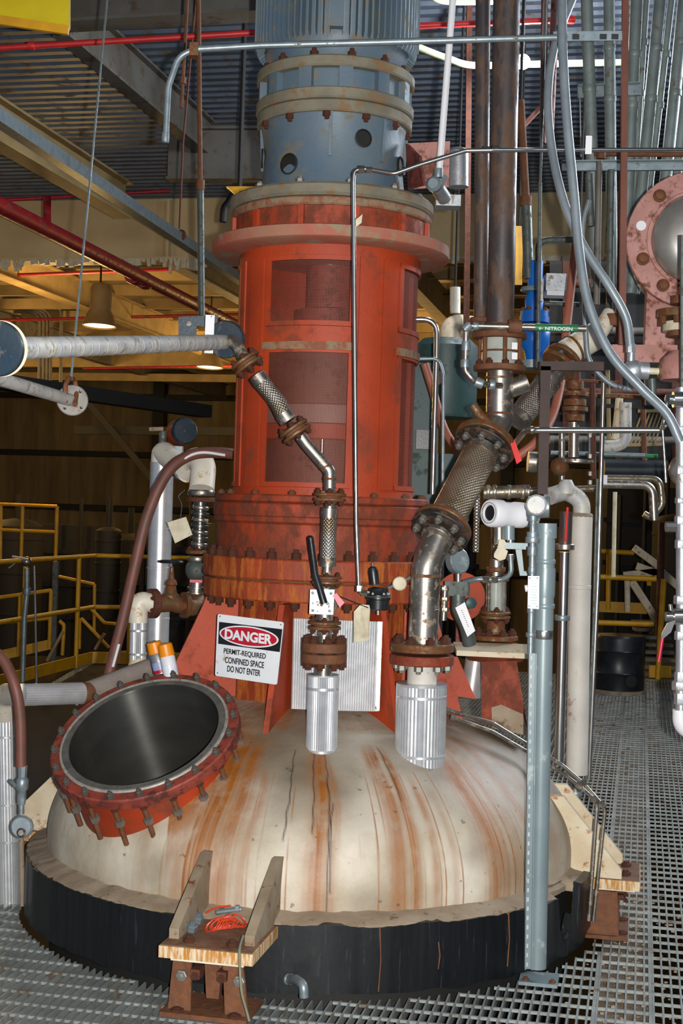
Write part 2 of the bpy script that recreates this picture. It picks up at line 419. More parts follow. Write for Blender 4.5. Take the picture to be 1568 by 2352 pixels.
def fpair(parent, c, n, R, t, gap=.006, mats=('rust_flange', 'rust_flange'), nb=8, rb=.009, bm='rust_dark', off=.5):
    n = V(n).normalized(); c = V(c)
    flange(parent, c + n * (t + gap) / 2, n, R, t, mats[0], 0, nb, rb, bm, off=off)
    g = MB(); g.lathe([(R * .72, -gap / 2 - .001), (R * .72, gap / 2 + .001)], c, n, 30); g.build('gasket', M_['rust'], parent)
    # lower flange with its nuts
    o = flange(parent, c - n * (t + gap) / 2, n, R, t, mats[1])
    bolts(o, c - n * (t + gap / 2 + rb * .45), -n, R * .8, nb, rb, rb * 1.1, bm, -off)
def pipe(parent, pts, r, mat, name='pipe', fil=None, n=16, caps=True, sm=False, star=0.0):
    q = smooth_curve(pts) if sm else fillet(pts, (fil if fil is not None else r * 2.2 if not isinstance(r, (list, tuple)) else 0))
    return MB().tube(q, r, n, caps, star).build(name, M_[mat], parent)
def collar(parent, c, n, r, l, mat='ss', name='collar', seg=24):
    return MB().lathe([(r * .96, -l / 2), (r, -l / 2 + l * .12), (r, l / 2 - l * .12), (r * .96, l / 2)], c, n, seg).build(name, M_[mat], parent)
from mathutils import noise as N
def text(s, parent, O, ux, uy, w, h, mat, name='lettering', off=.012, ext=.0006):
    cu = bpy.data.curves.new(name, 'FONT'); cu.body = s; cu.offset = off; cu.extrude = .01; cu.align_x = 'LEFT'
    to = bpy.data.objects.new(name, cu); COL.objects.link(to)
    bpy.context.view_layer.update()
    me = bpy.data.meshes.new_from_object(to.evaluated_get(bpy.context.evaluated_depsgraph_get()))
    bpy.data.objects.remove(to)
    xs = [v.co.x for v in me.vertices]; ys = [v.co.y for v in me.vertices]
    x0, x1, y0, y1 = min(xs), max(xs), min(ys), max(ys)
    ux, uy = V(ux).normalized(), V(uy).normalized(); uz = ux.cross(uy)
    for v in me.vertices:
        v.co = V(O) + ux * ((v.co.x - x0) / (x1 - x0) * w) + uy * ((v.co.y - y0) / (y1 - y0) * h) + uz * (ext if v.co.z > 0 else 0)
    me.materials.clear(); me.materials.append(M_[mat])
    o = bpy.data.objects.new(name, me); link(o, parent); WM[o.name] = Matrix(); return o
def W(a, b, z=0): return AXIS + BX * a + BY * b + UP * z

# ================================================================== THE SETTING
def deck(name, b0, b1, a0, a1, z, pitch, h, mat):
    m = MB(); n = int((b1 - b0) / pitch)
    prof = []
    for i in range(n):
        o = b0 + i * pitch
        prof += [(o, 0), (o + pitch * .45, 0), (o + pitch * .55, h), (o + pitch * .9, h)]
    prof.append((b0 + n * pitch, 0))
    for (b, q) in prof: m.v += [tuple(W(a0, b, z + q)), tuple(W(a1, b, z + q))]
    for i in range(len(prof) - 1): m.f.append((2 * i, 2 * i + 1, 2 * i + 3, 2 * i + 2))
    return m.build(name, mat, None, False, kind='structure')
ZC = 4.9
deck('ceiling', -3.5, 8.95, -9, 14, ZC, .15, .04, M_['deck'])
deck('ceiling', 8.95, 32, -26, 26, ZC + .02, .6, .07, M_['deck_far'])
b = MB(); b.box(W(0, 29.5, -.5), (60, .2, 11.4), (0, 0, 1), BX)
b.build('wall_back', M_['wall'], None, kind='structure')
b = MB(); b.box(W(24, 12, -.5), (.2, 40, 11.4), (0, 0, 1), BX); b.build('wall_right', M_['wall'], None, kind='structure')
b = MB(); b.box(W(-25, 12, -.5), (.2, 40, 11.4), (0, 0, 1), BX); b.build('wall_left', M_['wall'], None, kind='structure')
# columns and girts on the far wall
for i, a in enumerate((-16, -11, -6.4, -2.0, 3, 8)):
    MB().box(W(a, 29.2, -.5), (.3, .3, 11), (0, 0, 1), BX).build('trim_%d' % (i + 1), M_['dark'], None, False, kind='structure')
for i, z in enumerate((.2, 1.5, 2.9, 4.4)):
    MB().box(W(0, 29.25, z), (50, .18, .14), (0, 0, 1), BX).build('trim_%d' % (i + 10), M_['dark'], None, False, kind='structure')
MB().box(W(0, 12, -5), (60, 45, .1), (0, 0, 1), BX).build('floor', M_['void'], None, kind='structure')

# grating floor around the vessel
fl = thing('floor', None, None, (AXX, AY, 0), kind='structure')
XL = -2.5
bars = MB()
a = -4.2
def spans(lo, hi, c, R):
    if abs(c) >= R: return [(lo, hi)]
    q = sqrt(R * R - c * c); return [s for s in ((lo, min(-q, hi)), (max(q, lo), hi)) if s[1] > s[0]]
def jag(): return random.uniform(-.012, .012)
while a < 6.5:
    lo = max(-2.2, (XL - AXX - BX.x * a) / BY.x) if a < 0 else -2.2
    for s0, s1 in spans(lo, 9.0, a, 1.15):
        bars.bar(W(a, s0, -.017), W(a, s1 , -.017), .0065, .034, BX.cross(BY))
    a += .030
bars.build('bearing_bars', M_['grating'], fl, False, kind='stuff')
rods = MB(); q = -2.2
while q < 9.0:
    lo = max(-4.2, (XL - AXX - BY.x * q) / BX.x)
    for s0, s1 in spans(lo, 6.5, q, 1.15):
        rods.bar(W(s0, q, -.006), W(s1, q, -.006), .009, .009)
    q += .1
rods.build('cross_rods', M_['grating'], fl, False, kind='stuff')
# banding where panels meet
k = MB()
for a in (-2.05, -1.22, 1.16, 1.34, 2.26, 3.2):
    for s0, s1 in spans(-2.2 if a > -1.3 else max(-2.2, (XL - AXX - BX.x * a) / BY.x), 9, a, 1.2):
        k.bar(W(a, s0, -.018), W(a, s1, -.018), .012, .036, UP)
k.build('panel_edging', M_['grating'], fl, False)
# carrying beams below the grating
k = thing('support_beam', 'dusty brown steel beam seen through the grating below the right support foot', 'beam', W(1.25, -1, -.3), kind='structure')
MB().box(W(1.25, 3, -.046), (.17, 11, .012), UP, BX).build('top_flange', M_['under'], k); MB().box(W(1.25, 3, -.25), (.02, 11, .36), UP, BX).build('web', M_['under'], k)
k = thing('support_beam', 'dusty steel beam below the grating in front of the vessel', 'beam', W(-1, -1.5, -.3), kind='structure')
MB().box(W(0, -1.36, -.06), (7, .17, .03), UP, BX).build('top_flange', M_['under'], k); MB().box(W(0, -1.36, -.25), (7, .02, .36), UP, BX).build('web', M_['under'], k)
# grit lying in the grating
d = MB()
for i in range(420):
    a = random.gauss(1.27, .12) if i < 330 else random.uniform(-1.8, 2.4); q = random.uniform(-1.9, .6)
    if a * a + q * q < 1.45: continue
    s = random.uniform(.004, .012)
    d.ball(W(a, q, -.004 if random.random() < .6 else -.04), s, 5, 3, (1, random.uniform(.5, 1), .4))
d.build('grit', M_['lip'], None, False, label='pale grit and paint flakes scattered over the grating at lower right', cat='debris', kind='stuff')

# ================================================================== VESSEL
ves = thing('reactor_vessel', 'large beige domed reactor vessel with black skirt band and open manway, at centre', 'vessel', (AXX, AY, 0))
R0, Z0, B0 = Rp(607), .30, .565
MN = V((-.211, -.498, .841)).normalized(); MC = P(331, 1686, 5.06)
def dome_z(r): return Z0 + B0 * sqrt(max(0, 1 - (r / R0) ** 2))
def build_dome():
    NA, NR = 1440, 72
    prof = []
    for i in range(NR + 1):
        th = pi / 2 * i / NR
        prof.append((R0 * sin(th) + 1e-4, Z0 + B0 * cos(th)))
    prof += [(R0, .27), (R0, .2)]
    vs, col = [], []
    streaks = [(-21, 4.5, .62, 1.0), (-16.5, 3, .62, .9), (-12, 1.2, .75, .5), (-25, 1.5, .78, .55), (2.3, 2.6, .58, 1.0), (5.2, 1.0, .7, .5), (17.5, 2.0, .64, .9), (21.0, 1.3, .66, .8),
               (25.0, 1.0, .8, .6), (29, .8, .85, .35), (38.5, 2.5, .72, .8), (41.5, 1.3, .66, .7), (45, 3, .6, .5), (52, 2.0, .6, .6), (60, 3, .6, .35), (-33, 1, .9, .2)]
    cracks = [(-4.8, .68, 1.0), (.6, .64, .98), (4.0, .66, 1.06), (4.6, .9, 1.05), (20.5, .66, .9)]
    for (r, z) in prof:
        for k in range(NA):
            ang = 360 * k / NA - 180
            p = pol(r, ang, z)
            dn = 1 + .004 * N.noise(V((p.x * 5, p.y * 5, p.z * 5)))
            vs.append((AXX + (p.x - AXX) * dn, AY + (p.y - AY) * dn, z))
            ru = 0
            wob = N.noise(V((r * 5, ang * .02, 3))) * 2.2
            for (c, wd, rs, am) in streaks:
                d = (ang + wob - c) / wd
                if abs(d) < 3:
                    t = min(1, max(0, (r - rs) / .08))
                    fall = (1 - .45 * min(1, max(0, (r - rs) / .5)))
                    ru = max(ru, 1.25 * am * math.exp(-d * d) * t * fall)
            fine = N.noise(V((ang * 1.7 + wob, r * .9, 1))) * .5 + .5
            fine2 = N.noise(V((ang * .55, r * 2.0, 9))) * .5 + .5
            ru *= .45 + 1.1 * fine
            if ang > -35: ru = max(ru, max(0, fine - .64) * 1.2 * max(0, fine2 - .3) * (1 if r > .75 else 0))
            # thin runs
            tn = N.noise(V((ang * 2.6 + wob * .35, 5, r * .3)))
            if tn > .34 and r > .80 and -30 < ang < 50: ru = max(ru, min(.95, (tn - .34) * 9 * fine2))
            # orange overflow around the manway foot
            dm = (V(p) - (MC - MN * .33)).length
            if p.x > MC.x + .12: ru = max(ru, .9 * math.exp(-((dm - .36) / .09) ** 2))
            if r < .55: ru = max(ru, .45 * fine2 + (.35 if -45 < ang < -10 else 0))
            iso = N.noise(V((p.x * 3.2, p.y * 3.2, p.z * 3.2))) + .5 * N.noise(V((p.x * 9, p.y * 9, p.z * 9)))
            dt = min(1, max(0, (z - .45) / .2)) * max(0, min(1, .72 + .55 * iso))
            dt = max(dt, max(0, min(.5, iso * .9)))
            dt = max(dt, min(1, max(0, (ang - 42) / 25)) * .75 * min(1, max(0, (z - .2) / .2)))
            if ang < -35: dt *= .55
            dt = max(dt, .6 * math.exp(-(((z - .22) / .04) ** 2)))
            cr_ = 0
            for (c, ra, rb_) in cracks:
                d = abs(ang - c + wob * .35 + .5 * N.noise(V((r * 22, c, 0))))
                if ra < r < rb_ and d < .26: cr_ = max(cr_, 1.0 * (1 - d / .26))
            col.append((min(1, ru), min(1, dt), cr_, 1))
    fs = []
    def inside(i):
        d = V(vs[i]) - MC; h = d.dot(MN); q = (d - MN * h).length
        return q < .292 and h > -.6
    ins = [inside(i) for i in range(len(vs))]
    for i in range(len(prof) - 1):
        for k in range(NA):
            q = (i * NA + k, i * NA + (k + 1) % NA, (i + 1) * NA + (k + 1) % NA, (i + 1) * NA + k)
            if all(ins[j] for j in q): continue
            fs.append(q)
    me = bpy.data.meshes.new('dome'); me.from_pydata(vs, [], fs); me.shade_smooth()
    at = me.color_attributes.new('stain', 'FLOAT_COLOR', 'POINT')
    flat = [x for c in col for x in c]; at.data.foreach_set('color', flat)
    me.materials.append(M_['dome']); me.flip_normals()
    o = bpy.data.objects.new('domed_head', me); link(o, ves); WM[o.name] = Matrix(); return o
dome = build_dome()
# black band, uneven at both edges, and the cracked filler on top of it
RB = Rp(655)
def band():
    m = MB(); n = 360; rows = []
    for k in range(n):
        a = 360 * k / n - 180
        top = .232 + .012 * N.noise(V((a * .12, 1, 0))) + .006 * N.noise(V((a * .9, 1, 0)))
        bot = .012 + .012 * N.noise(V((a * .2, 7, 0)))
        if 52 < a < 62: top = .10 + .05 * sin(a)      # torn open beside the grey post
        elif 62 <= a < 76: top += .015
        if a > 60: bot += .03 * min(1, (a - 60) / 10)
        rr = RB + .006 * N.noise(V((a * .15, 3, 0))) + (.02 if 40 < a < 50 else 0) * max(0, sin((a - 40) * .314))
        m.v += [tuple(pol(rr - .03, a, bot)), tuple(pol(rr, a, bot)), tuple(pol(rr + .004 * N.noise(V((a * .4, 5, 0))), a, (top + bot) / 2)), tuple(pol(rr, a, top)), tuple(pol(rr - .03, a, top + .004))]
    for k in range(n):
        j = (k + 1) % n
        for q in range(4): m.f.append((5 * k + q, 5 * j + q, 5 * j + q + 1, 5 * k + q + 1))
    o = m.build('skirt_band', M_['black'], ves); o['label'] = 'black mastic skirt band'; return o
band()
def lip():
    m = MB(); n = 480
    for k in range(n):
        a = 360 * k / n - 180
        h = .25 + .006 * N.noise(V((a * .3, 0, 0))) + .0018 * N.noise(V((a * 1.7, 0, 0)))
        rr = RB - .004 + .004 * N.noise(V((a * 1.4, 2, 0)))
        if 52 < a < 62: rr -= .05
        m.v += [tuple(pol(R0 - .02, a, h + .02)), tuple(pol(R0 + .012, a, h + .004)), tuple(pol(rr - .02, a, h - .005)), tuple(pol(rr, a, h - .016)), tuple(pol(rr - .002, a, h - .035))]
    for k in range(n):
        j = (k + 1) % n
        for q in range(4): m.f.append((5 * k + q, 5 * j + q, 5 * j + q + 1, 5 * k + q + 1))
    o = m.build('filler_lip', M_['lip'], ves); return o
lip()
MB().lathe([(R0 - .02, .2), (R0 - .02, -.6)], AXIS, n=90).build('shell', M_['dark'], ves)
# seams in the band with rusty dribbles
for a, z0, z1 in ((12.5, .02, .23), (23, .08, .17), (37.5, .05, .235)):
    MB().tube([pol(RB + .002, a, z1), pol(RB + .004, a + .3, (z0 + z1) / 2), pol(RB + .002, a + .1, z0)], .0025, 6).build('band_seam', M_['rust'], ves)

# manway
def mw(h, q, t):  # local: radius q, turn t, height h along the neck
    x, y, z = frame(MN); return MC + x * q * cos(t) + y * q * sin(t) + z * h
mwn = MB().lathe([(.300, -.52), (.300, -.03)], MC, MN, 72)
mwn.f = mwn.f[:-2]
o = mwn.build('manway_neck', M_['red'], ves)
fo = MB().ring(MC - MN * .022, MN, .345, .273, .045, 96, .005).build('manway_flange', M_['red_dark'], ves)
x_, y_, z_ = frame(MN)
o = MB().ring(MC + MN * .003, MN, .300, .274, .006, 96, .003).build('gasket_face', pm('grey_gasket_face', '#5c5c5a', '#77746c', 16, .5, .4, rust=.2, rc='#4a463e'), ves)
MB().ring(MC + MN * .004, MN, .309, .299, .009, 96, .003).build('bright_seal_ring', pm('pale_seal', '#a8a49c', '#8f8a80', 30, .5, .2, rust=.15, rc='#5c564c'), ves)
def liner_mat():
    m, nt, bs = mk('polished_liner'); bs.inputs['Metallic'].default_value = .6; bs.inputs['Roughness'].default_value = .38
    bs.inputs['Anisotropic'].default_value = .93; bs.inputs['Anisotropic Rotation'].default_value = ANI
    t = nt.nodes.new('ShaderNodeTangent'); t.direction_type = 'RADIAL'; t.axis = 'Z'; nt.links.new(t.outputs[0], bs.inputs['Tangent'])
    nt.links.new(mixc(nt, noise(nt, 4, (1, 1, 3)), lin('#565652'), lin('#34332f')), bs.inputs['Base Color']); return m
ANI = 0.25
M_['liner'] = liner_mat()
ln = MB().lathe([(.274, .006), (.272, .0), (.270, -.50)], (0, 0, 0), (0, 0, 1), 96); ln.f = ln.f[:-2]
o = ln.build('manway_liner', M_['liner'], ves); o.matrix_basis = MT(MC, MN); WM[o.name] = MT(MC, MN); o['label'] = 'dark shiny steel liner'
MB().lathe([(.40, -.95), (.40, -.94)], MC, MN, 30).build('dark_inner_disc', M_['void'], ves)  # dark disc stands in for the unlit vessel interior
# long swing studs with wing nuts, hanging below the rim
for k in range(20):
    t = 2 * pi * (k + .3) / 20
    e = random.uniform(.02, .05)
    top = mw(.022, .327, t); bot = mw(-.165 - e, .329 + .004, t)
    s = MB().cyl(mw(.02, .327, t), bot, .0095, n=10).build('manway_stud', M_['rust'], ves)
    inst('nut', hexmesh('boltgrey'), MT(mw(-.115, .328, t), -MN, None, (.018, .018, .020)), s)
    inst('nut', hexmesh('rust_dark'), MT(mw(-.052, .328, t), -MN, None, (.015, .015, .012)), s)
    inst('stud_head', hexmesh('greydark'), MT(mw(.010, .327, t), MN, None, (.012, .012, .018)), s)

# support lugs
M_['lugrust'] = pm('rusty_dirty_plate', '#7a5a40', '#5f4430', 12, .8, rust=.3, rc='#8a4a20', r2='#4a2a18', bump=.4)
def lug(deg, r_out, main=False):
    d = V((sin(radians(deg)), -cos(radians(deg)), 0)); t = V((cos(radians(deg)), sin(radians(deg)), 0))
    def L(r, s, z): return AXIS + d * r + t * s + UP * z
    hw = .150; r0 = 1.03; zt = .228
    o = MB().hexa([L(r0, -hw, zt - .036), L(r_out, -hw, zt - .036), L(r_out, hw, zt - .036), L(r0, hw, zt - .036)],
                  [L(r0, -hw, zt), L(r_out, -hw, zt), L(r_out, hw, zt), L(r0, hw, zt)]).build('lug_plate', M_['creamdrip'], ves)
    MB().hexa([L(r0, -hw + .004, zt), L(r_out - .004, -hw + .004, zt), L(r_out - .004, hw - .004, zt), L(r0, hw - .004, zt)],
              [L(r0, -hw + .004, zt + .003), L(r_out - .004, -hw + .004, zt + .003), L(r_out - .004, hw - .004, zt + .003), L(r0, hw - .004, zt + .003)]).build('dirty_top_face', M_['lugrust'], ves)
    MB().hexa([L(r_out - .26, -hw * .78, zt - .048), L(r_out - .02, -hw * .78, zt - .048), L(r_out - .02, hw * .78, zt - .048), L(r_out - .26, hw * .78, zt - .048)],
              [L(r_out - .26, -hw * .78, zt - .037), L(r_out - .02, -hw * .78, zt - .037), L(r_out - .02, hw * .78, zt - .037), L(r_out - .26, hw * .78, zt - .037)]).build('shim_plate', M_['white'], ves)
    for s in (-.125, .120):
        rt = 1.03 if main else .985; zt2 = dome_z(rt) + (.02 if main else .03); w_ = .016
        poly = [(rt - .06, .2), (r_out - .07, zt), (r_out - .07, zt + .035), (rt + .02, zt2), (rt - .06, zt2)]
        MB().hexa([L(r, s - w_, z) for r, z in poly], [L(r, s + w_, z) for r, z in poly]).build('gusset', M_['lugtop'] if main else M_['cream'], ves)
    for s in (-.07, .07):
        inst('anchor_bolt', hexmesh('rust_dark'), MT(L(r_out - .055, s, zt + .008), UP, None, (.02, .02, .016)), o)
    return L
LF = lug(-12, 1.425, True)
LR = lug(78, 1.30)
LL = lug(-102, 1.34)
lab = lambda: None
def pedestal(L, ro, label):
    p = thing('support_pedestal', label, 'support', L(ro - .1, 0, 0))
    z1 = .178
    MB().hexa([L(ro - .17, -.15, .002), L(ro + .03, -.15, .002), L(ro + .03, .13, .002), L(ro - .17, .13, .002)],
              [L(ro - .17, -.15, .016), L(ro + .03, -.15, .016), L(ro + .03, .13, .016), L(ro - .17, .13, .016)]).build('base_plate', M_['rust'], p)
    for s0, s1, s2, s3 in ((-.13, -.06, -.12, -.065), (.055, .125, .04, .10)):
        b = MB(); b.prism([L(ro - .01, s0, .016), L(ro - .01, s1, .016), L(ro - .02, s3, z1), L(ro - .02, s2, z1)], L(1, 0, 0) - L(0, 0, 0), .012)
        b.prism([L(ro - .01, s0, .016), L(ro - .16, s0, .016), L(ro - .15, s2, z1), L(ro - .02, s2, z1)], L(0, 1, 0) - L(0, 0, 0), .012)
        o = b.build('side_plate', M_['rust'], p)
        inst('bolt', hexmesh('boltgrey'), MT(L(ro + .003, (s0 + s1) / 2 + .005, .125), L(1, 0, 0) - L(0, 0, 0), None, (.019, .019, .014)), o)
    o = MB().prism([L(ro - .05, -.03, z1), L(ro - .05, .03, z1), L(ro - .05, .02, .05), L(ro - .05, -.02, .05)], L(1, 0, 0) - L(0, 0, 0), .03).build('centre_key', M_['rust'], p)
    for s in (-.045, .04):
        b = MB(); b.box(L(ro - .015, s, .135), (.03, .03, .05), L(1, 0, 0) - L(0, 0, 0), UP); b.build('jacking_block', M_['rust_dark'], p)
        inst('bolt', hexmesh('rust_dark'), MT(L(ro + .01, s, .13), L(1, 0, 0) - L(0, 0, 0), None, (.013, .013, .014)), p)
    for s in (-.10, .085):
        inst('bolt', hexmesh('rust_dark'), MT(L(ro + .008, s, .02), UP, None, (.022, .022, .008)), p)
    MB().box(L(ro - .09, 0, z1), (.16, .22, .01), UP, L(1, 0, 0) - L(0, 0, 0)).build('cap_plate', M_['rust'], p)
    return p
pedestal(LF, 1.37, 'rusty steel pedestal under the front support lug, bolted to the grating')
pedestal(LR, 1.23, 'rusty brown pedestal under the right-hand support lug')
pedestal(LL, 1.27, 'rusty pedestal under the left-hand lug behind the jacketed pipe')

# nozzle stubs in aluminium jackets
def jacket(parent, x, y0, y1, Y, hw, bands=2, dz=.05, mat='alu', st=.0022, seg=88):
    a, b_ = P(x[0], y0, Y), P(x[1], y1, Y); b_ = b_ - UP * dz
    R = S(hw, Y); d = (a - b_)
    m = MB().tube([b_, a - d.normalized() * R * .12], R, seg, False, st).build('ribbed_jacket', M_[mat], parent, True, 25)
    MB().lathe([(R * 1.0, -R * .12), (R * 1.01, -R * .02), (R * .5, .0)], a, d, 40).build('jacket_cap', M_[mat], parent)
    for i in range(bands):
        f = .16 + .70 * i / max(1, bands - 1)
        collar(parent, a.lerp(b_, f), d, R + .0012, .012, mat, 'strap', 48)
    return a, d.normalized(), R
NA_, dA, RA = jacket(ves, (742, 738), 1548, 1720, 5.07, 36)
NB_, dB, RBn = jacket(ves, (968, 964), 1568, 1728, 5.14, 58.5)
MB().cyl(NA_ - dA * .01, P(744, 1524, 5.07), S(20, 5.07), n=24).build('nozzle_neck', M_['ss'], ves)
MB().cyl(NB_ - dB * .01, P(970, 1524, 5.14), S(34, 5.14), n=28).build('nozzle_neck', M_['whitewrap'], ves)
flange(ves, P(744, 1511, 5.07), dA, S(52, 5.07), S(22, 5.07), 'rust', 0, 8, .0165, off=.25, back=False)
bolts(ves, P(744, 1526, 5.07), -dA, S(42, 5.07), 8, .0165, .018, 'rust_dark', .25)
flange(ves, P(969, 1514, 5.14), dB, S(73, 5.14), S(22, 5.14), 'red_rusty', 0)
bolts(ves, P(969, 1532, 5.14), -dB, S(58, 5.14), 8, .016, .018, 'boltgrey', .25)

# ================================================================== DRIVE STAND (red lantern)
dst = thing('drive_stand', 'tall red rusty drive stand with mesh windows standing on the vessel head', 'machine stand', pol(0, 0, .84))
def lv(y, hw): return Zf(y, Rp(hw))
# skirt
zs0, zs1 = .72, lv(1392, 255)
o = MB().lathe([(.355, zs0), (.355, zs1)], AXIS, n=8, x=(sin(radians(-16.5)), -cos(radians(-16.5)), 0)); o.f = o.f[:-2]
o.build('skirt', M_['red_orange'], dst, False)
for a in (-78, -17, 32, 84, 130, 180, 230):
    d = V((sin(radians(a)), -cos(radians(a)), 0)); t = V((cos(radians(a)), sin(radians(a)), 0))
    poly = [(.30, dome_z(.3) - .02), (.60, dome_z(.60) - .02), (.47, zs1 - .03), (.46, zs1), (.30, zs1)]
    if a in (-78,): poly[1] = (.68, dome_z(.68) - .01)
    MB().hexa([AXIS + d * r - t * .011 + UP * z for r, z in poly], [AXIS + d * r + t * .011 + UP * z for r, z in poly]).build('gusset', M_['red'], dst)
# flange stack
def ringz(y0, y1, hw, mat, name, hwi=100, th=None):
    R = Rp(hw); z1, z0 = Zf(y0, R), Zf(y1, R)
    return MB().ring(AXIS + UP * (z0 + z1) / 2, UP, R, Rp(hwi), z1 - z0, 96, .006).build(name, M_[mat], dst), R, z0, z1
fA, RA_, a0, a1 = ringz(1342, 1388, 268, 'red_orange', 'base_flange')
fB, RB_, b0, b1 = ringz(1288, 1338, 270, 'red_orange', 'upper_flange')
MB().lathe([(Rp(258), a1 - .003), (Rp(258), b0 + .003)], AXIS, n=72).build('gasket', M_['rust'], dst)
bolts(fB, AXIS + UP * (b1 + .012), UP, Rp(250), 28, .0195, .026, 'rust_dark', .12)
bolts(fA, AXIS + UP * (a0 - .012), -UP, Rp(250), 28, .0195, .022, 'rust_dark', -.12)
fC, RC_, c0, c1 = ringz(1158, 1192, 250, 'red_rusty', 'lower_ring')
zc = Zf(1208, Rp(238))
MB().lathe([(Rp(240), b1 - .002), (Rp(240), zc), (Rp(247), zc + .01), (Rp(247), c0 + .002)], AXIS, n=96).build('bearing_housing', M_['red_rusty'], dst)
fD, RD_, d0, d1 = ringz(1138, 1157, 246, 'red_rusty', 'lantern_foot')
bolts(fD, AXIS + UP * (d1 + .006), UP, Rp(233), 16, .016, .012, 'rust', .3)
# lantern cylinder with four openings on two levels
RL = Rp(207); RLi = RL - .022
zl0, zl1 = d1 - .002, Zf(548, RL)
zt0, zt1 = Zf(585, RL), Zf(747, RL)       # upper windows, top and bottom
zu0, zu1 = Zf(798, RL), Zf(1120, RL)      # lower windows
for z0, z1, nm in ((zt0, zl1, 'top_band'), (zu0, zt1, 'middle_band'), (zl0, zu1, 'foot_band')):
    MB().ring(AXIS + UP * (z0 + z1) / 2, UP, RL, RLi, z1 - z0, 96, .002).build(nm, M_['red'], dst)
for k in range(4):
    c = -12 + 90 * k
    MB().arcplate(RLi, RL, c + 28.5, c + 61.5, zu1 - .002, zt0 + .002, 8).build('column', M_['red'], dst)
    for z0, z1 in ((zt1, zt0), (zu1, zu0)):
        fr = MB()
        for aa, bb, p0, p1 in ((c - 29, c - 25.5, z0, z1), (c + 25.5, c + 29, z0, z1), (c - 29, c + 29, z0, z0 + .018), (c - 29, c + 29, z1 - .018, z1)):
            fr.arcplate(RL - .004, RL + .005, aa, bb, p0, p1, 10)
        fo = fr.build('screen_frame', M_['red'], dst)
        if k == 2: continue
        sc = MB(); pa = .9; n = int(51 / pa); 
        for i in range(n + 1):
            a = c - 25.5 + 51 * i / n
            p, q = pol(RL - .006, a, z0 + .01), pol(RL - .006, a, z1 - .01); e = V((cos(radians(a)), sin(radians(a)), 0)) * .0007
            sc.add([p - e, p + e, q + e, q - e], [(0, 1, 2, 3)])
        nz = int((z1 - z0) / .006)
        for i in range(nz + 1):
            z = z0 + .01 + (z1 - z0 - .02) * i / nz
            for j in range(8):
                a, b2 = c - 25.5 + 51 * j / 8, c - 25.5 + 51 * (j + 1) / 8
                sc.add([pol(RL - .0055, a, z - .0007), pol(RL - .0055, b2, z - .0007), pol(RL - .0055, b2, z + .0007), pol(RL - .0055, a, z + .0007)], [(0, 1, 2, 3)])
        so = sc.build('mesh_screen', M_['screen'] if 'screen' in M_ else M_.setdefault('screen', pm('screen_wire', '#6a3024', '#783c2c', 5, .6, .2, bump=0)), fo, False, kind='stuff')
# what shows through the screens: shaft, coupling, bearing drum
MB().cyl(pol(0, 0, zu1 - .05), pol(0, 0, zt0 + .02), .045, n=32).build('drive_shaft', M_['shaft'], dst)
MB().lathe([(.10, zt1 + .015), (.135, zt1 + .03), (.135, zt1 + .10), (.09, zt1 + .11), (.09, zt0 + .01)], AXIS, n=40).build('coupling', M_['red_dark'], dst)
MB().lathe([(.14, zt1 - .002), (.14, zt1 + .022), (.05, zt1 + .03)], AXIS, n=40).build('seal_cover', M_['blackpl'], dst)
dull = pm('dull_brown_casting', '#6b4434', '#553628', 7, .7, rust=.2, rc='#3e261c'); hz = lambda y: Zf(y, .30)
MB().lathe([(.27, hz(925)), (.27, zu0 + .01), (.2, zu0 + .02)], AXIS, n=64).build('bearing_drum', dull, dst)
MB().lathe([(.275, hz(972)), (.285, hz(970)), (.285, hz(928)), (.275, hz(926))], AXIS, n=64).build('grey_band', pm('greyish_band', '#8c7068', '#7a5e54', 6, .6), dst)
MB().lathe([(.27, hz(1008)), (.28, hz(1006)), (.28, hz(973)), (.27, hz(971))], AXIS, n=64).build('red_band', M_['red'], dst)
MB().lathe([(.24, zu1 - .02), (.24, hz(1008))], AXIS, n=64).build('lower_drum', dull, dst)
MB().cyl(pol(.262, -1, hz(1060)), pol(.262, -1, hz(1008)), .008, n=14).build('bright_rod', M_['ss_clean'], dst)
for k in range(4):
    c = -12 + 90 * k
    MB().arcplate(RL - .003, RL + .010, c - 30, c + 29.5, zu0 - .008, zu0 + .022, 12).build('window_ledge', M_['dusty'], dst)
    MB().arcplate(RL - .002, RL + .006, c + 31, c + 39, zu1, zt0, 4).build('column_rib', M_['red'], dst)
    MB().arcplate(RL - .002, RL + .006, c + 47, c + 59, zu1, zt0, 4).build('column_rib', M_['red'], dst)
MB().lathe([(.335, zl0), (.335, zt1 - .004), (.30, zt1)], AXIS, n=8).v
# ring flange and neck above the lantern
RR = Rp(273); r0z, r1z = Zf(543, RR), Zf(514, RR)
MB().lathe([(RL - .02, zl1 - .02), (RR - .01, r0z), (RR, r0z + .006), (RR, r1z), (RR - .01, r1z + .004), (Rp(218), r1z + .01)], AXIS, n=120).build('ring_flange', pm('dusty_red', '#a0503c', '#9a6a54', 5, .7, rust=.25, rc='#8a7a62', bump=.2), dst)
RN = Rp(222); n0, n1 = r1z, Zf(470, RN)
MB().lathe([(RN, n0), (RN, n1)], AXIS, n=96).build('neck', M_['red_rusty'], dst)
for k in range(12):
    a = k * 30 + 14
    MB().box(pol(RN + .006, a, (n0 + n1) / 2), (.022, .018, n1 - n0 - .004), UP, V((cos(radians(a)), sin(radians(a)), 0))).build('rib', M_['red'], dst)
RG = Rp(230)
g0 = Zf(468, RG); g1 = Zf(448, RG)
MB().ring(AXIS + UP * (g0 + g1) / 2, UP, RG, .2, g1 - g0, 96, .006).build('neck_flange', M_['dusty'], dst)

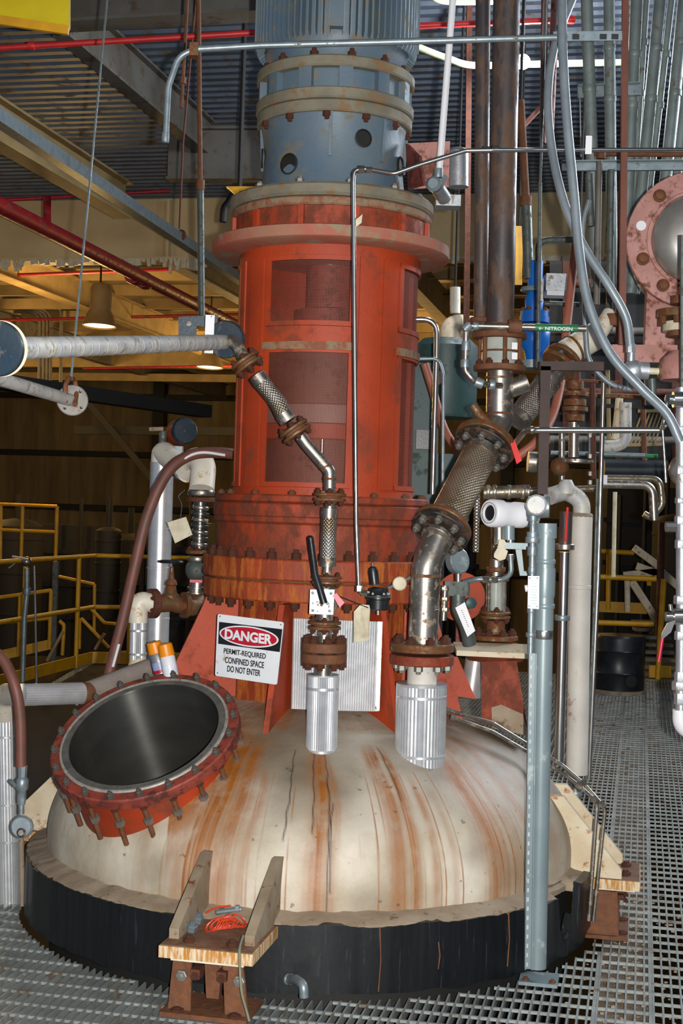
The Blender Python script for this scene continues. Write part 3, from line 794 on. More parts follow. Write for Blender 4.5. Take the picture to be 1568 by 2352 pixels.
# ================================================================== GEARBOX
gbx = thing('gearbox', 'blue-grey vertical gearbox with dusty flanges bolted on the red drive stand', 'gearbox', pol(0, 0, g1))
h0, h1 = g1 + .003, Zf(414, Rp(234))
o = MB().ring(AXIS + UP * (h0 + h1) / 2, UP, Rp(234), .2, h1 - h0, 96, .01).build('lower_flange', M_['blue_dust'], gbx)
bolts(o, AXIS + UP * (h1 + .01), UP, Rp(210), 12, .017, .016, 'boltgrey', .37)
c0, c1 = h1, Zf(252, Rp(170))
hh = c1 - c0
RT = Rp(172)
cone = MB().lathe([(Rp(174), c0), (Rp(166), c0 + hh * .12), (Rp(160), c0 + hh * .4), (Rp(158), c0 + hh * .6), (Rp(162), c0 + hh * .82), (Rp(168), c1 + .002)], AXIS, n=96).build('adapter_housing', M_['blue'], gbx)
for a, y, rr in ((-36, 372, .042), (24, 312, .036), (-86, 330, .04), (70, 350, .04)):
    z = Zf(y, Rp(160)); d = pol(1, a, 0) - pol(0, a, 0)
    MB().lathe([(rr * .95, .0), (rr, .006), (rr * .86, .008), (rr * .84, .001), (.001, .0005)], pol(Rp(161), a, z), d, 28).build('port_recess', M_['dark'], gbx)  # near-black dish colours in the shade of a port opening
for a in (-2, 88, 178, -92, 42):
    MB().bar(pol(Rp(160), a, c0 + hh * .42), pol(Rp(165), a, c1), .012, .02, UP).build('cast_rib', M_['blue'], gbx)
def gr(y0, y1, hw, mat, name, off=0):
    R = Rp(hw); z1, z0 = Zf(y0, R), Zf(y1, R)
    return MB().ring(AXIS + UP * (z0 + z1) / 2, UP, R, .12, z1 - z0, 96, .006).build(name, M_[mat], gbx), z0, z1
o, q0, q1 = gr(224, 252, 178, 'blue_dust', 'housing_flange')
bolts(o, AXIS + UP * (q0 - .010), -UP, Rp(168), 12, .017, .02, 'rust_dark', .17)
gr(195, 222, 181, 'blue_dust', 'housing_flange')
z_a, z_b = Zf(195, Rp(178)), Zf(148, Rp(178))
MB().lathe([(Rp(160), z_a - .002), (Rp(160), z_b + .002)], AXIS, n=72).build('ring_gear_case', M_['blue'], gbx)
for k in range(12):
    a = k * 30 + 8
    MB().arcplate(Rp(158), Rp(176), a - 5, a + 5, z_a - .002, z_b + .002, 4).build('case_lobe', M_['blue'], gbx)
o, t0, t1 = gr(122, 148, 181, 'blue_dust', 'top_flange')
bolts(o, AXIS + UP * (t1 + .012), UP, Rp(160), 12, .017, .024, 'rust_dark', .43)

# ================================================================== MOTOR
mot = thing('electric_motor', 'blue-grey finned electric motor on top of the gearbox, cut by the frame', 'motor', pol(0, 0, t1))
zm = Zf(88, Rp(150))
MB().lathe([(Rp(140), t1), (Rp(150), t1 + .03), (Rp(162), zm - .005), (Rp(166), zm + .02), (Rp(166), 4.1), (Rp(120), 4.16)], AXIS, n=80).build('motor_body', M_['blue'], mot)
fin = MB()
for k in range(72):
    a = k * 5
    if k % 18 in (0,): continue
    e = pol(1, a, 0) - pol(0, a, 0); t = V((cos(radians(a)), sin(radians(a)), 0))
    p = pol(Rp(175), a, 0)
    poly = [(.27, zm + .03), (Rp(184) - .01, zm - .005), (Rp(185), zm + .02), (Rp(185), 4.05), (.27, 4.05)]
    o = MB().hexa([AXIS + e * r - t * .0032 + UP * z for r, z in poly], [AXIS + e * r + t * .0032 + UP * z for r, z in poly])
    if k == 1: pass
    o.build('cooling_fin', M_['blue'], mot)
for a in (0, 90, 180, 270):
    MB().box(pol(Rp(174), a, 3.76), (.055, .05, .66), UP, V((cos(radians(a)), sin(radians(a)), 0))).build('mounting_pad', M_['blue'], mot)
# bracket and junction box beside the gearbox
jb = thing('junction_box', 'pink-red bracket with grey terminal housing at the right of the gearbox', 'electrical box', P(985, 420, 5.75))
MB().prism([P(935, 330, 5.62), P(1033, 325, 5.66), P(1030, 430, 5.66), P(940, 435, 5.62)], (0, 1, 0), .012).build('bracket_plate', M_['pink'], jb)
MB().prism([P(935, 330, 5.62), P(965, 360, 5.45), P(975, 425, 5.45), P(940, 435, 5.62)], (1, .3, 0), .012).build('bracket_web', M_['red_dark'], jb)
MB().cyl(P(1052, 350, 5.95), P(1052, 430, 5.95), S(24, 5.9), n=30).build('housing', M_['alu_dull'], jb)
MB().ball(P(1052, 350, 5.95), S(24, 5.9), 20, 8, (1, 1, .5)).build('housing_cap', M_['alu_dull'], jb)
MB().box(P(1028, 465, 5.8), (.10, .09, .045), UP).build('terminal_box', M_['alu_dull'], jb)
MB().tube(fillet([P(1012, 400, 5.6), P(1000, 425, 5.6), P(1020, 455, 5.7)], .03), S(17, 5.6), 14).build('conduit_fitting', M_['alu_dull'], jb)

# ================================================================== SIGN AND PANEL ON THE SKIRT
Q = [P(500, 1410, 5.30), P(652, 1429, 5.19), P(636, 1573, 5.17), P(494, 1552, 5.28)]
sg = thing('danger_sign', 'white, black and red DANGER sign, permit-required confined space', 'sign', Q[3])
nrm = (Q[1] - Q[0]).cross(Q[3] - Q[0]).normalized()
if nrm.y > 0: nrm = -nrm
def SG(u, v, e=0):     # u to the right, v downward, both 0..1
    return (Q[0] * (1 - u) + Q[1] * u) * (1 - v) + (Q[3] * (1 - u) + Q[2] * u) * v + nrm * e
def rrect(u0, v0, u1, v1, r, e, asp=1.06):
    pts = []
    for cx, cy, a0 in ((u1 - r, v0 + r, -90), (u1 - r, v1 - r, 0), (u0 + r, v1 - r, 90), (u0 + r, v0 + r, 180)):
        for i in range(6):
            a = radians(a0 + 18 * i); pts.append(SG(cx + r * cos(a), cy + r * sin(a), e))
    return pts
MB().prism(rrect(0, 0, 1, 1, .03, 0), nrm, .003).build('sign_plate', M_['signw'], sg)
MB().prism([SG(.03, .125, .002), SG(.99, .115, .002), SG(.99, .48, .002), SG(.03, .48, .002)], nrm, .0012).build('black_header', M_['signk'], sg)
def oval(cu, cv, ru, rv, e): return [SG(cu + ru * cos(2 * pi * i / 40), cv + rv * sin(2 * pi * i / 40), e) for i in range(40)]
MB().prism(oval(.5, .30, .455, .165, .003), nrm, .001).build('oval_border', M_['signw'], sg)
MB().prism(oval(.5, .30, .43, .142, .004), nrm, .001).build('red_oval', M_['signr'], sg)
def sgtext(s, u0, w_, v, h, mat, off, e):
    a = SG(u0, v, e); ux = SG(1, v - h / 2) - SG(0, v - h / 2); uy = SG(u0, v - h) - SG(u0, v)
    text(s, sg, a, ux, uy, ux.length * w_, uy.length, mat, off=off, ext=.0012)
sgtext('DANGER', .135, .73, .385, .165, 'signw', .04, .006)
for s, u0, w_, v in (('PERMIT-REQUIRED', .13, .66, .635), ('CONFINED SPACE', .155, .62, .77), ('DO NOT ENTER', .20, .53, .905)):
    sgtext(s, u0, w_, v, .10, 'signk', .016, .004)
for u, v in ((.04, .035), (.96, .045), (.04, .95)):
    MB().lathe([(.003, 0), (.002, .002)], SG(u, v, .002), nrm, 8).build('rivet', M_['brass'], sg)

ap = thing('insulation_panel', 'bright corrugated aluminium panel between the red gussets, right of the sign', 'panel', P(770, 1630, 5.3))
pa = [P(673, 1420, 5.33), P(877, 1428, 5.31), P(869, 1634, 5.29), P(668, 1628, 5.31)]
m = MB(); n = 76
for i in range(n + 1):
    u = i / n; e = V((0, -.012 * sin(pi * u) - (.0035 if i % 2 else 0), 0))
    t_, b_ = pa[0].lerp(pa[1], u) + e, pa[3].lerp(pa[2], u) + e
    m.v += [tuple(t_), tuple(b_), tuple(b_ + V((0, .012, 0))), tuple(t_ + V((0, .012, 0)))]
for i in range(n):
    for q in range(4): m.f.append((4 * i + q, 4 * i + (q + 1) % 4, 4 * i + 4 + (q + 1) % 4, 4 * i + 4 + q))
m.build('corrugated_sheet', M_['alu'], ap, False)
MB().bar(P(873, 1428, 5.285), P(866, 1632, 5.265), .016, .004, (0, 1, 0)).build('edge_strip', M_['alu_dull'], ap)

# ================================================================== PIPES, HOSES AND INSTRUMENTS AROUND THE VESSEL
M_['greydust'] = pm('dusty_grey_flange', '#85817a', '#6d6a64', 14, .6, .1, rust=.2, rc='#7a5a44')
def PP(*t): return [P(*q) for q in t]
def dirv(a, b): return (V(b) - V(a)).normalized()
def sleeve(parent, a, b, r, mat='ss', name='sleeve'):
    return MB().cyl(a, b, r, n=24).build(name, M_[mat], parent)
def braidhose(parent, a, b, r, mat='braid', bow=None):
    a, b = V(a), V(b); d = dirv(a, b); L = (b - a).length
    c = .035
    sleeve(parent, a, a + d * c, r * 1.06); sleeve(parent, b - d * c, b, r * 1.06)
    pts = [a + d * c, a.lerp(b, .5) + (bow or V((0, 0, 0))), b - d * c]
    return MB().tube(smooth_curve(pts, 8), r, 28, False).build('braided_hose', M_[mat], parent)

# ---- line A: valve, two braided hoses, up to the long taped pipe
la = thing('hose_line', 'slim jointed braided steel hose line with black-handled valve, rising from the left nozzle', 'hose line', P(744, 1490, 5.07))
yA = 5.07
flange(la, P(744, 1486, yA), UP, S(52, yA), S(22, yA), 'rust', 0, 8, .0165, off=.25)
sleeve(la, P(744, 1475, yA), P(745, 1450, yA), S(17, yA))
fpair(la, P(745, 1436, yA), UP, S(38, yA), .012, .006, nb=6, rb=.010)
body = MB(); body.cyl(P(745, 1425, yA), P(749, 1345, yA), S(20, yA)); body.ball(P(747, 1385, yA), S(30, yA), 18, 10)
vb = body.build('valve_body', M_['ss'], la)
d = (P(1, 0, 5) - P(0, 0, 5)).normalized(); uq = UP
pl = [P(712, 1354, yA - .065), P(768, 1354, yA - .065), P(765, 1412, yA - .065), P(710, 1410, yA - .065)]
o = MB().prism(pl, (0, 1, 0), .005).build('valve_plate', M_['galv'], la)
for x, y in ((718, 1362), (760, 1363), (757, 1403), (718, 1402), (752, 1386)):
    MB().lathe([(.0055, 0), (.005, .004), (.001, .005)], P(x, y, yA - .068), (0, -1, 0), 10).build('screw', M_['boltgrey'], o)
MB().cyl(P(735, 1386, yA - .085), P(735, 1386, yA), .012).build('valve_stem', M_['boltgrey'], la)
hb = MB().tube(PP((744, 1386, 4.985), (735, 1355, 4.985), (724, 1320, 4.975), (713, 1237, 4.965)), [.0135, .0125, .012, .0115], 12)
hb.ball(P(713, 1237, 4.965), .0115, 12, 6)
hb.build('lever_handle', M_['blackpl'], la)['label'] = 'black rubber-sleeved lever'
MB().prism(PP((764, 1368, 4.97), (772, 1362, 4.97), (791, 1384, 4.97), (780, 1396, 4.97)), (0, 1, 0), .002).build('lockout_tag', M_['pinktag'], la)
fpair(la, P(750, 1332, yA), UP, S(36, yA), .011, .006, nb=6, rb=.009)
sleeve(la, P(751, 1320, yA), P(752, 1296, yA), S(11, yA))
braidhose(la, P(752, 1300, yA), P(756, 1166, yA - .02), S(18.5, yA))
sleeve(la, P(757, 1172, yA - .02), P(757, 1155, yA - .02), S(12, yA))
fpair(la, P(757, 1142, yA - .02), UP, S(38, yA), .012, .006, nb=6, rb=.011)
elb = fillet(PP((757, 1128, 5.05), (757, 1082, 5.05), (703, 1020, 5.05), (690, 1002, 5.05)), .035)
MB().tube(elb, S(14, yA), 20).build('elbow_pipe', M_['ss'], la)
for x, y, i in ((757, 1100, 2), (748, 1072, 6)): collar(la, P(x, y, 5.05), dirv(P(757, 1100, 5), P(745, 1068, 5)) if i == 6 else UP, S(15.5, yA), .008, 'rust_flange', 'weld_ring')
dA2 = dirv(P(700, 1020, 5.05), P(590, 860, 5.05))
fpair(la, P(678, 990, 5.05), dA2, S(37, yA), .013, .010, nb=6, rb=.011)
braidhose(la, P(663, 968, 5.05), P(590, 862, 5.06), S(19.5, yA), bow=V((.012, 0, -.006)))
fpair(la, P(567, 834, 5.06), dA2, S(37, yA), .013, .010, nb=6, rb=.011)
MB().tube(fillet(PP((560, 822, 5.06), (545, 795, 5.08), (528, 780, 5.10)), .03), S(15, yA), 18).build('elbow_pipe', M_['ss'], la)

# ---- long taped pipe coming toward the viewer
tp = thing('taped_pipe', 'long grey-white taped pipe with end flanges, running left from the slim hose line', 'pipe', P(500, 786, 5.1))
e0, e1 = P(512, 786, 5.12), P(-4, 801, 3.31)
dT = dirv(e1, e0)
MB().tube([e1, e0], .0275, 28).build('pipe', M_['wrap'], tp)
for i in range(26):
    f = (i + random.uniform(.2, .8)) / 27; c = e1.lerp(e0, f)
    collar(tp, c, (dT + UP * .35).normalized(), .0281, .012, 'wrap', 'tape_turn', 22)
M_['bbf'] = pm('blue_black_flange', '#223240', '#2f3a42', 9, .4, .3, rust=.2, rc='#57524a')
M_['kflange'] = pm('dark_hose_flange', '#1c2024', '#3a3028', 12, .5, .2, rust=.35, rc='#5a4432')
flange(tp, P(518, 780, 5.14), dT, .068, .018, 'bbf', 0, 4, .010, 'boltgrey', off=.5)
flange(tp, P(521, 779, 5.165), dT, .068, .016, 'bbf')
flange(tp, P(-6, 801, 3.30), dT, .065, .020, 'bbf', 0, 4, .011, 'boltgrey', bR=.047, off=.9)
MB().lathe([(.065, -.002), (.0665, 0), (.065, .002)], P(3, 801, 3.33), dT, 36).build('bright_edge', M_['tagc'], tp)
MB().prism(PP((410, 728, 5.2), (500, 724, 5.2), (500, 758, 5.2), (452, 748, 5.2), (450, 775, 5.2), (410, 772, 5.2)), (0, 1, 0), .008).build('hanger_bracket', M_['bbf'], tp)
MB().lathe([(.009, 0), (.009, .006), (.003, .006)], P(434, 744, 5.19), (0, -1, 0), 14).build('bolt', M_['boltgrey'], tp)
wt = thing('white_tag', 'narrow white tag hanging from the taped pipe near its right flange', 'tag', P(481, 812, 4.98))
MB().prism(PP((472, 723, 5.0), (493, 724, 5.0), (489, 812, 5.0), (469, 811, 5.0)), (0, 1, 0), .0015).build('tag_plate', M_['tagw'], wt)
MB().tube(smooth_curve(PP((484, 728, 4.995), (500, 712, 5.03), (515, 722, 5.1), (500, 735, 5.15))), .0012, 6).build('tie_wire', M_['blackpl'], wt)

# ---- lower short pipe hung by a cable
lp = thing('hung_pipe', 'short grey pipe with round end flange and rusty clamp, hung on a cable', 'pipe', P(165, 920, 4.7))
q0, q1 = P(-30, 862, 4.0), P(166, 920, 4.72)
MB().tube([q0, q1], .0205, 24).build('pipe', M_['wrap'], lp)
dd = dirv(q0, q1); dfl = (V((.1, -1, .15))).normalized()
fo = flange(lp, q1 + V((.002, -.01, 0)), V((.25, -.95, .1)), .052, .014, 'greydust', .018)
for a in (0, 1, 2, 3):
    x, y, z = frame(V((.25, -.95, .1)), (0, 0, 1)); t = radians(-40 + 90 * a)
    MB().lathe([(.005, 0), (.005, .002), (.001, .001)], q1 + V((.002, -.01, 0)) + x * .038 * cos(t) + y * .038 * sin(t) + z * .0065, z, 12).build('bolt_hole', M_['signk'], fo)
MB().tube(fillet(PP((150, 925, 4.62), (150, 885, 4.62), (158, 868, 4.65), (172, 872, 4.72), (176, 900, 4.72), (172, 930, 4.66)), .02), .008, 10).build('hanger_clamp', M_['rust'], lp)
cb = MB().tube([P(163, 872, 4.66), P(252, -60, 5.4)], .0042, 8).build('hanging_cable', M_['galv'])
tag(cb, 'thin grey steel cable slanting down from the roof to the short hung pipe', 'cable')

# ---- line B: large nozzle, elbow, wide braided hose
lb = thing('hose_line', 'thick hose line with fat steel elbow and wide braided hose, above the right nozzle', 'hose line', P(969, 1490, 5.14))
yB = 5.14
flange(lb, P(969, 1486, yB), dB, S(73, yB), S(20, yB), 'rust_flange', 0, 8, .0175, off=.35)
el = fillet([P(971, 1476, yB), P(978, 1300, yB), P(1010, 1222, yB + .05)], .14)
MB().tube(el, S(34.5, yB), 32).build('elbow_pipe', M_['ss'], lb)
collar(lb, P(974, 1400, yB), UP, S(35.6, yB), .008, 'ss', 'weld_ring'); collar(lb, P(978, 1322, yB), UP, S(36, yB), .012, 'rust_flange', 'weld_ring')
hA, hB_ = P(1012, 1218, 5.18), P(1112, 1024, 5.44); dH = dirv(hA, hB_)
collar(lb, hA - dH * .035, dH, S(38, yB), .02, 'ss', 'weld_ring', 28)
fa = flange(lb, hA - dH * .004, dH, S(69, yB), .018, 'kflange', 0, 0)
fb = flange(lb, hA + dH * .022, dH, S(69, yB), .018, 'rust_flange')
bolts(fa, hA - dH * .022, -dH, S(55, yB), 8, .0145, .02, 'boltgrey', .1)
braidhose(lb, hA + dH * .03, hB_ - dH * .03, S(43, yB), 'braid_big')
fa = flange(lb, hB_ - dH * .016, dH, S(70, 5.4), .018, 'kflange')
fb = flange(lb, hB_ + dH * .01, dH, S(70, 5.4), .018, 'rust_flange')
bolts(fa, hB_ - dH * .034, -dH, S(55, 5.4), 8, .0135, .018, 'boltgrey', .1)
collar(lb, hB_ + dH * .016, dH, S(74, 5.4), .014, 'rust_flange', 'clamp_ring', 40)
up1 = P(1147, 960, 5.5)
MB().tube(fillet([hB_ + dH * .02, up1 - UP * .01, P(1148, 850, 5.5)], .05), S(31, 5.5), 28).build('riser_pipe', M_['ss'], lb)
for y in (950, 868): collar(lb, P(1147, y, 5.5), UP, S(32.5, 5.5), .009, 'rust_flange', 'weld_ring')
MB().tube(PP((1150, 900, 5.5), (1210, 878, 5.5)), S(22, 5.5), 20).build('branch_stub', M_['ss'], lb)
MB().prism(PP((1168, 1008, 5.38), (1182, 1012, 5.38), (1198, 1058, 5.36), (1186, 1066, 5.36)), (0, 1, 0), .006).build('red_strip', M_['redbright'], lb)
# capped side fitting of the riser
MB().tube(fillet(PP((1125, 975, 5.45), (1098, 950, 5.45), (1086, 930, 5.45)), .02), S(11, 5.45), 12).build('side_fitting', M_['rust_flange'], lb)

sgc = thing('sight_glass', 'rusty square sight glass chamber with small glass panes, under the big brown pipe', 'sight glass', P(1147, 850, 5.5))
flange(sgc, P(1147, 846, 5.5), UP, S(60, 5.5), S(14, 5.5), 'rust', 0, 8, .014, off=.2)
flange(sgc, P(1147, 772, 5.5), UP, S(62, 5.5), S(14, 5.5), 'rust', 0, 8, .014, off=.2)
MB().cyl(P(1147, 840, 5.5), P(1148, 778, 5.5), S(42, 5.5), n=24).build('glass_tube', M_['glass'], sgc)
for k in range(6):
    a = radians(60 * k + 8); x = S(47, 5.5) * sin(a); y = -S(47, 5.5) * cos(a)
    o = V((x, y, 0)); MB().cyl(P(1147, 842, 5.5) + o, P(1148, 778, 5.5) + o, .0085, n=8).build('cage_bar', M_['rust'], sgc)
MB().ring(P(1147, 808, 5.5), UP, S(44, 5.5), S(41, 5.5), .008, 30).build('cage_band', M_['rust'], sgc)
for y0 in (795, 818):
    MB().box(P(1181, y0, 5.42), (.022, .012, .026), UP).build('bright_glass_pane', M_['tagw'], sgc)

bp_ = thing('large_vertical_pipe', 'large dark brown vertical pipe rising out of the frame above the sight glass', 'pipe', P(1148, 760, 5.5))
MB().tube([P(1148, 764, 5.5), P(1164, -40, 5.5)], S(31, 5.5), 36).build('pipe', M_['brownpipe'], bp_)
MB().lathe([(S(40, 5.5), 0), (S(34, 5.5), .03)], P(1148, 762, 5.5), UP, 30).build('weld_neck', M_['rust'], bp_)
bp2 = thing('vertical_pipe', 'slimmer reddish brown vertical pipe just left of the large dark pipe', 'pipe', P(1104, 745, 5.6))
MB().tube([P(1104, 745, 5.6), P(1109, -40, 5.6)], S(17, 5.6), 28).build('pipe', M_['brownpipe'], bp2)
flange(bp2, P(1104, 736, 5.6), UP, S(26, 5.6), .02, 'rust')

# slanted insulated pipe behind the riser
sl = thing('slanted_pipe', 'cream lagged pipe with steel hose, slanting up to the right behind the sight glass', 'pipe', P(1190, 965, 5.75))
a_, b_, c_ = P(1185, 968, 5.72), P(1305, 820, 5.85), P(1420, 725, 5.95)
dS = dirv(a_, b_); dS2 = dirv(b_, c_)
braidhose(sl, a_, P(1262, 872, 5.8), S(29, 5.75), 'braid')
sleeve(sl, P(1262, 872, 5.8), P(1296, 832, 5.84), S(24, 5.8))
f1 = flange(sl, P(1283, 838, 5.83), dS, S(44, 5.8), .018, 'rust_flange', 0, 6, .012, 'boltgrey', off=.3)
f1 = flange(sl, P(1296, 822, 5.85), dS, S(44, 5.8), .018, 'rust_flange')
MB().tube([P(1300, 812, 5.86), P(1372, 768, 5.9)], S(32, 5.9), 24).build('lagging', M_['white'], sl)
MB().tube([P(1360, 790, 5.88), P(1402, 722, 5.95)], S(20, 5.9), 20).build('lagging', M_['white'], sl)
collar(sl, P(1318, 802, 5.87), dirv(P(1300, 812, 5.86), P(1372, 768, 5.9)), S(34, 5.9), .012, 'rust_flange', 'band')
collar(sl, P(1408, 735, 5.92), UP, S(18, 5.9), .05, 'rust', 'rusty_coupling')

# nitrogen line with green label
nl = thing('nitrogen_line', 'thin pipe with elbows and a green NITROGEN label, in front of the big brown pipe', 'pipe', P(1070, 870, 5.35))
MB().tube(fillet(PP((1150, 886, 5.45), (1118, 884, 5.4), (1085, 872, 5.35), (1068, 852, 5.35), (1070, 748, 5.35), (1345, 755, 5.35)), .03), S(7.5, 5.35), 14).build('pipe', M_['ss'], nl)
for x, y, dr, r, l in ((1072, 752, (1, 0, 1), 11, .03), (1092, 749, (1, 0, 0), 10, .02), (1070, 795, (0, 0, 1), 10, .035), (1068, 835, (0, 0, 1), 10.5, .03), (1182, 750, (1, 0, 0), 16, .05), (1100, 880, (1, 0, -.3), 12, .03), (1130, 884, (1, 0, 0), 13, .02)):
    collar(nl, P(x, y, 5.35), dr, S(r, 5.35), l, 'rust' if x == 1182 else 'galv', 'fitting', 16)
MB().tube([P(1228, 752, 5.35), P(1326, 754.5, 5.35)], S(8.6, 5.35), 18).build('green_label', M_['green'], nl)
d = dirv(P(1228, 752, 5.35), P(1326, 754.5, 5.35))
text('\u2190 NITROGEN', nl, P(1236, 758, 5.35 - S(9.5, 5.35)), d, UP, S(78, 5.35), S(8, 5.35), 'tagw', off=.02)

# ---- thin tubing over the front of the stand
tb = thing('instrument_tubing', 'thin bright steel tube running down the front of the red stand from the upper right', 'tubing', P(824, 1362, 5.08))
MB().tube(fillet(PP((845, 1362, 5.12), (824, 1362, 5.08), (818, 1200, 5.08), (811, 420, 5.08), (813, 390, 5.08), (840, 388, 5.08), (905, 399, 5.06), (965, 378, 5.06), (1070, 346, 5.06), (1130, 345, 5.06), (1600, 344, 5.2)), .05), S(5, 5.08), 12).build('tube', M_['ss_clean'], tb)
for x, y, dr, r in ((830, 389, (1, 0, 0), 9), (848, 390, (1, 0, .0), 7), (1118, 344, (1, 0, 0), 8), (1138, 343, (1, 0, 0), 9), (824, 1352, (0, 0, 1), 9), (836, 1362, (1, 0, 0), 8)):
    collar(tb, P(x, y, 5.07), dr, S(r, 5.07), .022, 'ss_clean', 'tube_fitting', 6)
MB().prism(PP((816, 505, 5.08), (832, 492, 5.08), (830, 512, 5.08), (816, 522, 5.08)), (0, 1, 0), .003).build('clip', M_['tagc'], tb)

# pressure regulator
rg = thing('pressure_regulator', 'black pressure regulator hanging at the right end of the red flanges', 'regulator', P(870, 1400, 5.16))
MB().lathe([(.030, -.05), (.040, -.045), (.042, -.012), (.046, -.008), (.046, .006), (.040, .012), (.034, .03), (.02, .034)], P(868, 1370, 5.16), UP, 10).build('body', M_['blackpl'], rg)
MB().ring(P(868, 1370, 5.16), UP, .05, .035, .005, 30).build('diaphragm_flange', M_['greydark'], rg)
MB().lathe([(.018, 0), (.019, .045), (.015, .06), (.006, .066)], P(860, 1342, 5.16), V((-.15, 0, 1)), 18).build('adjusting_cap', M_['blackpl'], rg)
MB().cyl(P(857, 1306, 5.16), P(855, 1293, 5.16), .004, n=8).build('adjusting_screw', M_['galv'], rg)
for k in range(6):
    a = 2 * pi * k / 6; inst('bolt', hexmesh('boltgrey'), MT(P(868, 1363, 5.16) + V((.040 * cos(a), .040 * sin(a), 0)), UP, None, (.006, .006, .006)), rg)
MB().cyl(P(868, 1402, 5.16), P(868, 1412, 5.16), .007, n=10).build('drain', M_['ss'], rg)
MB().cyl(P(890, 1352, 5.16), P(945, 1325, 5.2), .006, n=10).build('stub_pipe', M_['galv'], rg)
MB().lathe([(.024, 0), (.026, .004), (.026, .018), (.022, .022)], P(917, 1341, 5.16), (0, -1, .1), 26).build('dial_gauge', M_['tagc'], rg)
tg = thing('paper_tag', 'curled cream paper tag hanging on black cord left of the black regulator', 'tag', P(830, 1475, 5.12))
MB().hexa(PP((812, 1405, 5.12), (828, 1388, 5.12), (848, 1390, 5.12), (850, 1400, 5.11), (846, 1470, 5.10), (812, 1477, 5.12)), [p + V((0, .002, 0)) for p in PP((812, 1405, 5.12), (828, 1388, 5.12), (848, 1390, 5.12), (850, 1400, 5.11), (846, 1470, 5.10), (812, 1477, 5.12))]).build('tag_sheet', M_['tagc'], tg, False)
MB().prism(PP((829, 1396, 5.095), (849, 1398, 5.085), (846, 1464, 5.085), (828, 1466, 5.10)), (0, 1, 0), .001).build('folded_label', M_['tagc'], tg)
MB().tube(smooth_curve(PP((770, 1366, 5.0), (800, 1378, 5.06), (830, 1390, 5.11), (845, 1396, 5.10))), .0018, 6).build('cord', M_['blackpl'], tg)

# ---- right rear nozzle with small sight flow indicator
rn = thing('sight_flow_line', 'stained sight flow indicator standing on a wide rusty flange, right of the thick hose line', 'pipe fitting', P(1137, 1500, 5.72))
yC = 5.72
MB().lathe([(S(62, yC), -.02), (S(70, yC), 0), (S(66, yC), .035), (S(52, yC), .05)], P(1137, 1505, yC), UP, 44).build('nozzle_flange', M_['red_rusty'], rn)
flange(rn, P(1137, 1464, yC), UP, S(52, yC), .02, 'rust_flange', 0, 8, .0165, off=.4)
sleeve(rn, P(1137, 1456, yC), P(1137, 1425, yC), S(22, yC), 'rust_flange')
fpair(rn, P(1137, 1412, yC), UP, S(35, yC), .012, .006, nb=6, rb=.012)
MB().cyl(P(1138, 1402, yC), P(1139, 1335, yC), S(16, yC), n=20).build('glass_body', M_['glass'], rn)
for k in range(4):
    a = radians(45 + 90 * k); o = V((S(25, yC) * cos(a), S(25, yC) * sin(a), 0))
    MB().cyl(P(1138, 1405, yC) + o, P(1139, 1322, yC) + o, .0075, n=8).build('tie_rod', M_['ss'], rn)
flange(rn, P(1139, 1330, yC), UP, S(30, yC), .016, 'rust_flange', 0, 4, .011)
sleeve(rn, P(1139, 1322, yC), P(1140, 1285, yC), S(16, yC)); collar(rn, P(1139, 1308, yC), UP, S(22, yC), .02, 'rust_flange')
MB().tube(smooth_curve(PP((1140, 1290, yC), (1140, 1220, yC + .02), (1135, 1150, yC + .05))), S(13, yC), 16).build('braided_hose', M_['braid'], rn)
MB().prism(PP((1040, 1480, 5.66), (1235, 1486, 5.66), (1225, 1508, 5.5), (1048, 1500, 5.5)), UP, .02).build('side_bracket', M_['cream'], rn)
rp = thing('nozzle_support', 'red tapered steel support with chipped foot below the wide rusty flange', 'support', P(1155, 1690, 5.7))
MB().hexa([P(1105, 1660, 5.6), P(1214, 1690, 5.6), P(1214, 1690, 5.8), P(1105, 1660, 5.8)], [P(1105, 1520, 5.6), P(1186, 1518, 5.6), P(1186, 1518, 5.8), P(1105, 1520, 5.8)]).build('red_box_leg', M_['red_rusty'], rp, False)
MB().prism(PP((1128, 1625, 5.59), (1150, 1618, 5.59), (1200, 1640, 5.59), (1214, 1690, 5.59), (1130, 1672, 5.59)), (0, 1, 0), .006).build('bare_patch', M_['lip'], rp)
MB().prism(PP((1020, 1508, 5.66), (1050, 1508, 5.66), (1092, 1605, 5.66), (1060, 1600, 5.66), (1026, 1598, 5.66)), (0, 1, 0), .02).build('gusset', M_['red'], rp)
MB().tube([P(1095, 1095 + 400, 5.95), P(1080, 1600, 5.95)], S(24, 5.9), 24).build('jacketed_stub', M_['alu'], rp)
# pressure gauge and manifold
pg = thing('pressure_gauge', 'round steel pressure gauge with glass face, half hidden by the thick elbow', 'gauge', P(1052, 1330, 5.45))
gd = V((.62, -.76, .15))
MB().lathe([(.048, -.03), (.050, -.005), (.050, .0), (.044, .004)], P(1056, 1288, 5.42), gd, 36).build('case', M_['galv'], pg)
MB().lathe([(.043, .0), (.043, .006)], P(1056, 1288, 5.42), gd, 36).build('dial', M_['greypaint'], pg)
MB().cyl(P(1052, 1312, 5.43), P(1052, 1345, 5.43), .012, n=12).build('stem', M_['ss'], pg)
MB().box(P(1050, 1352, 5.43), (.09, .045, .055), UP, (1, -.3, 0)).build('manifold_block', M_['greydark'], pg)
MB().tube(fillet(PP((1065, 1338, 5.43), (1095, 1330, 5.4), (1150, 1332, 5.4), (1174, 1320, 5.38), (1172, 1275, 5.38)), .04), S(6, 5.4), 12).build('outlet_tube', M_['galv'], pg)
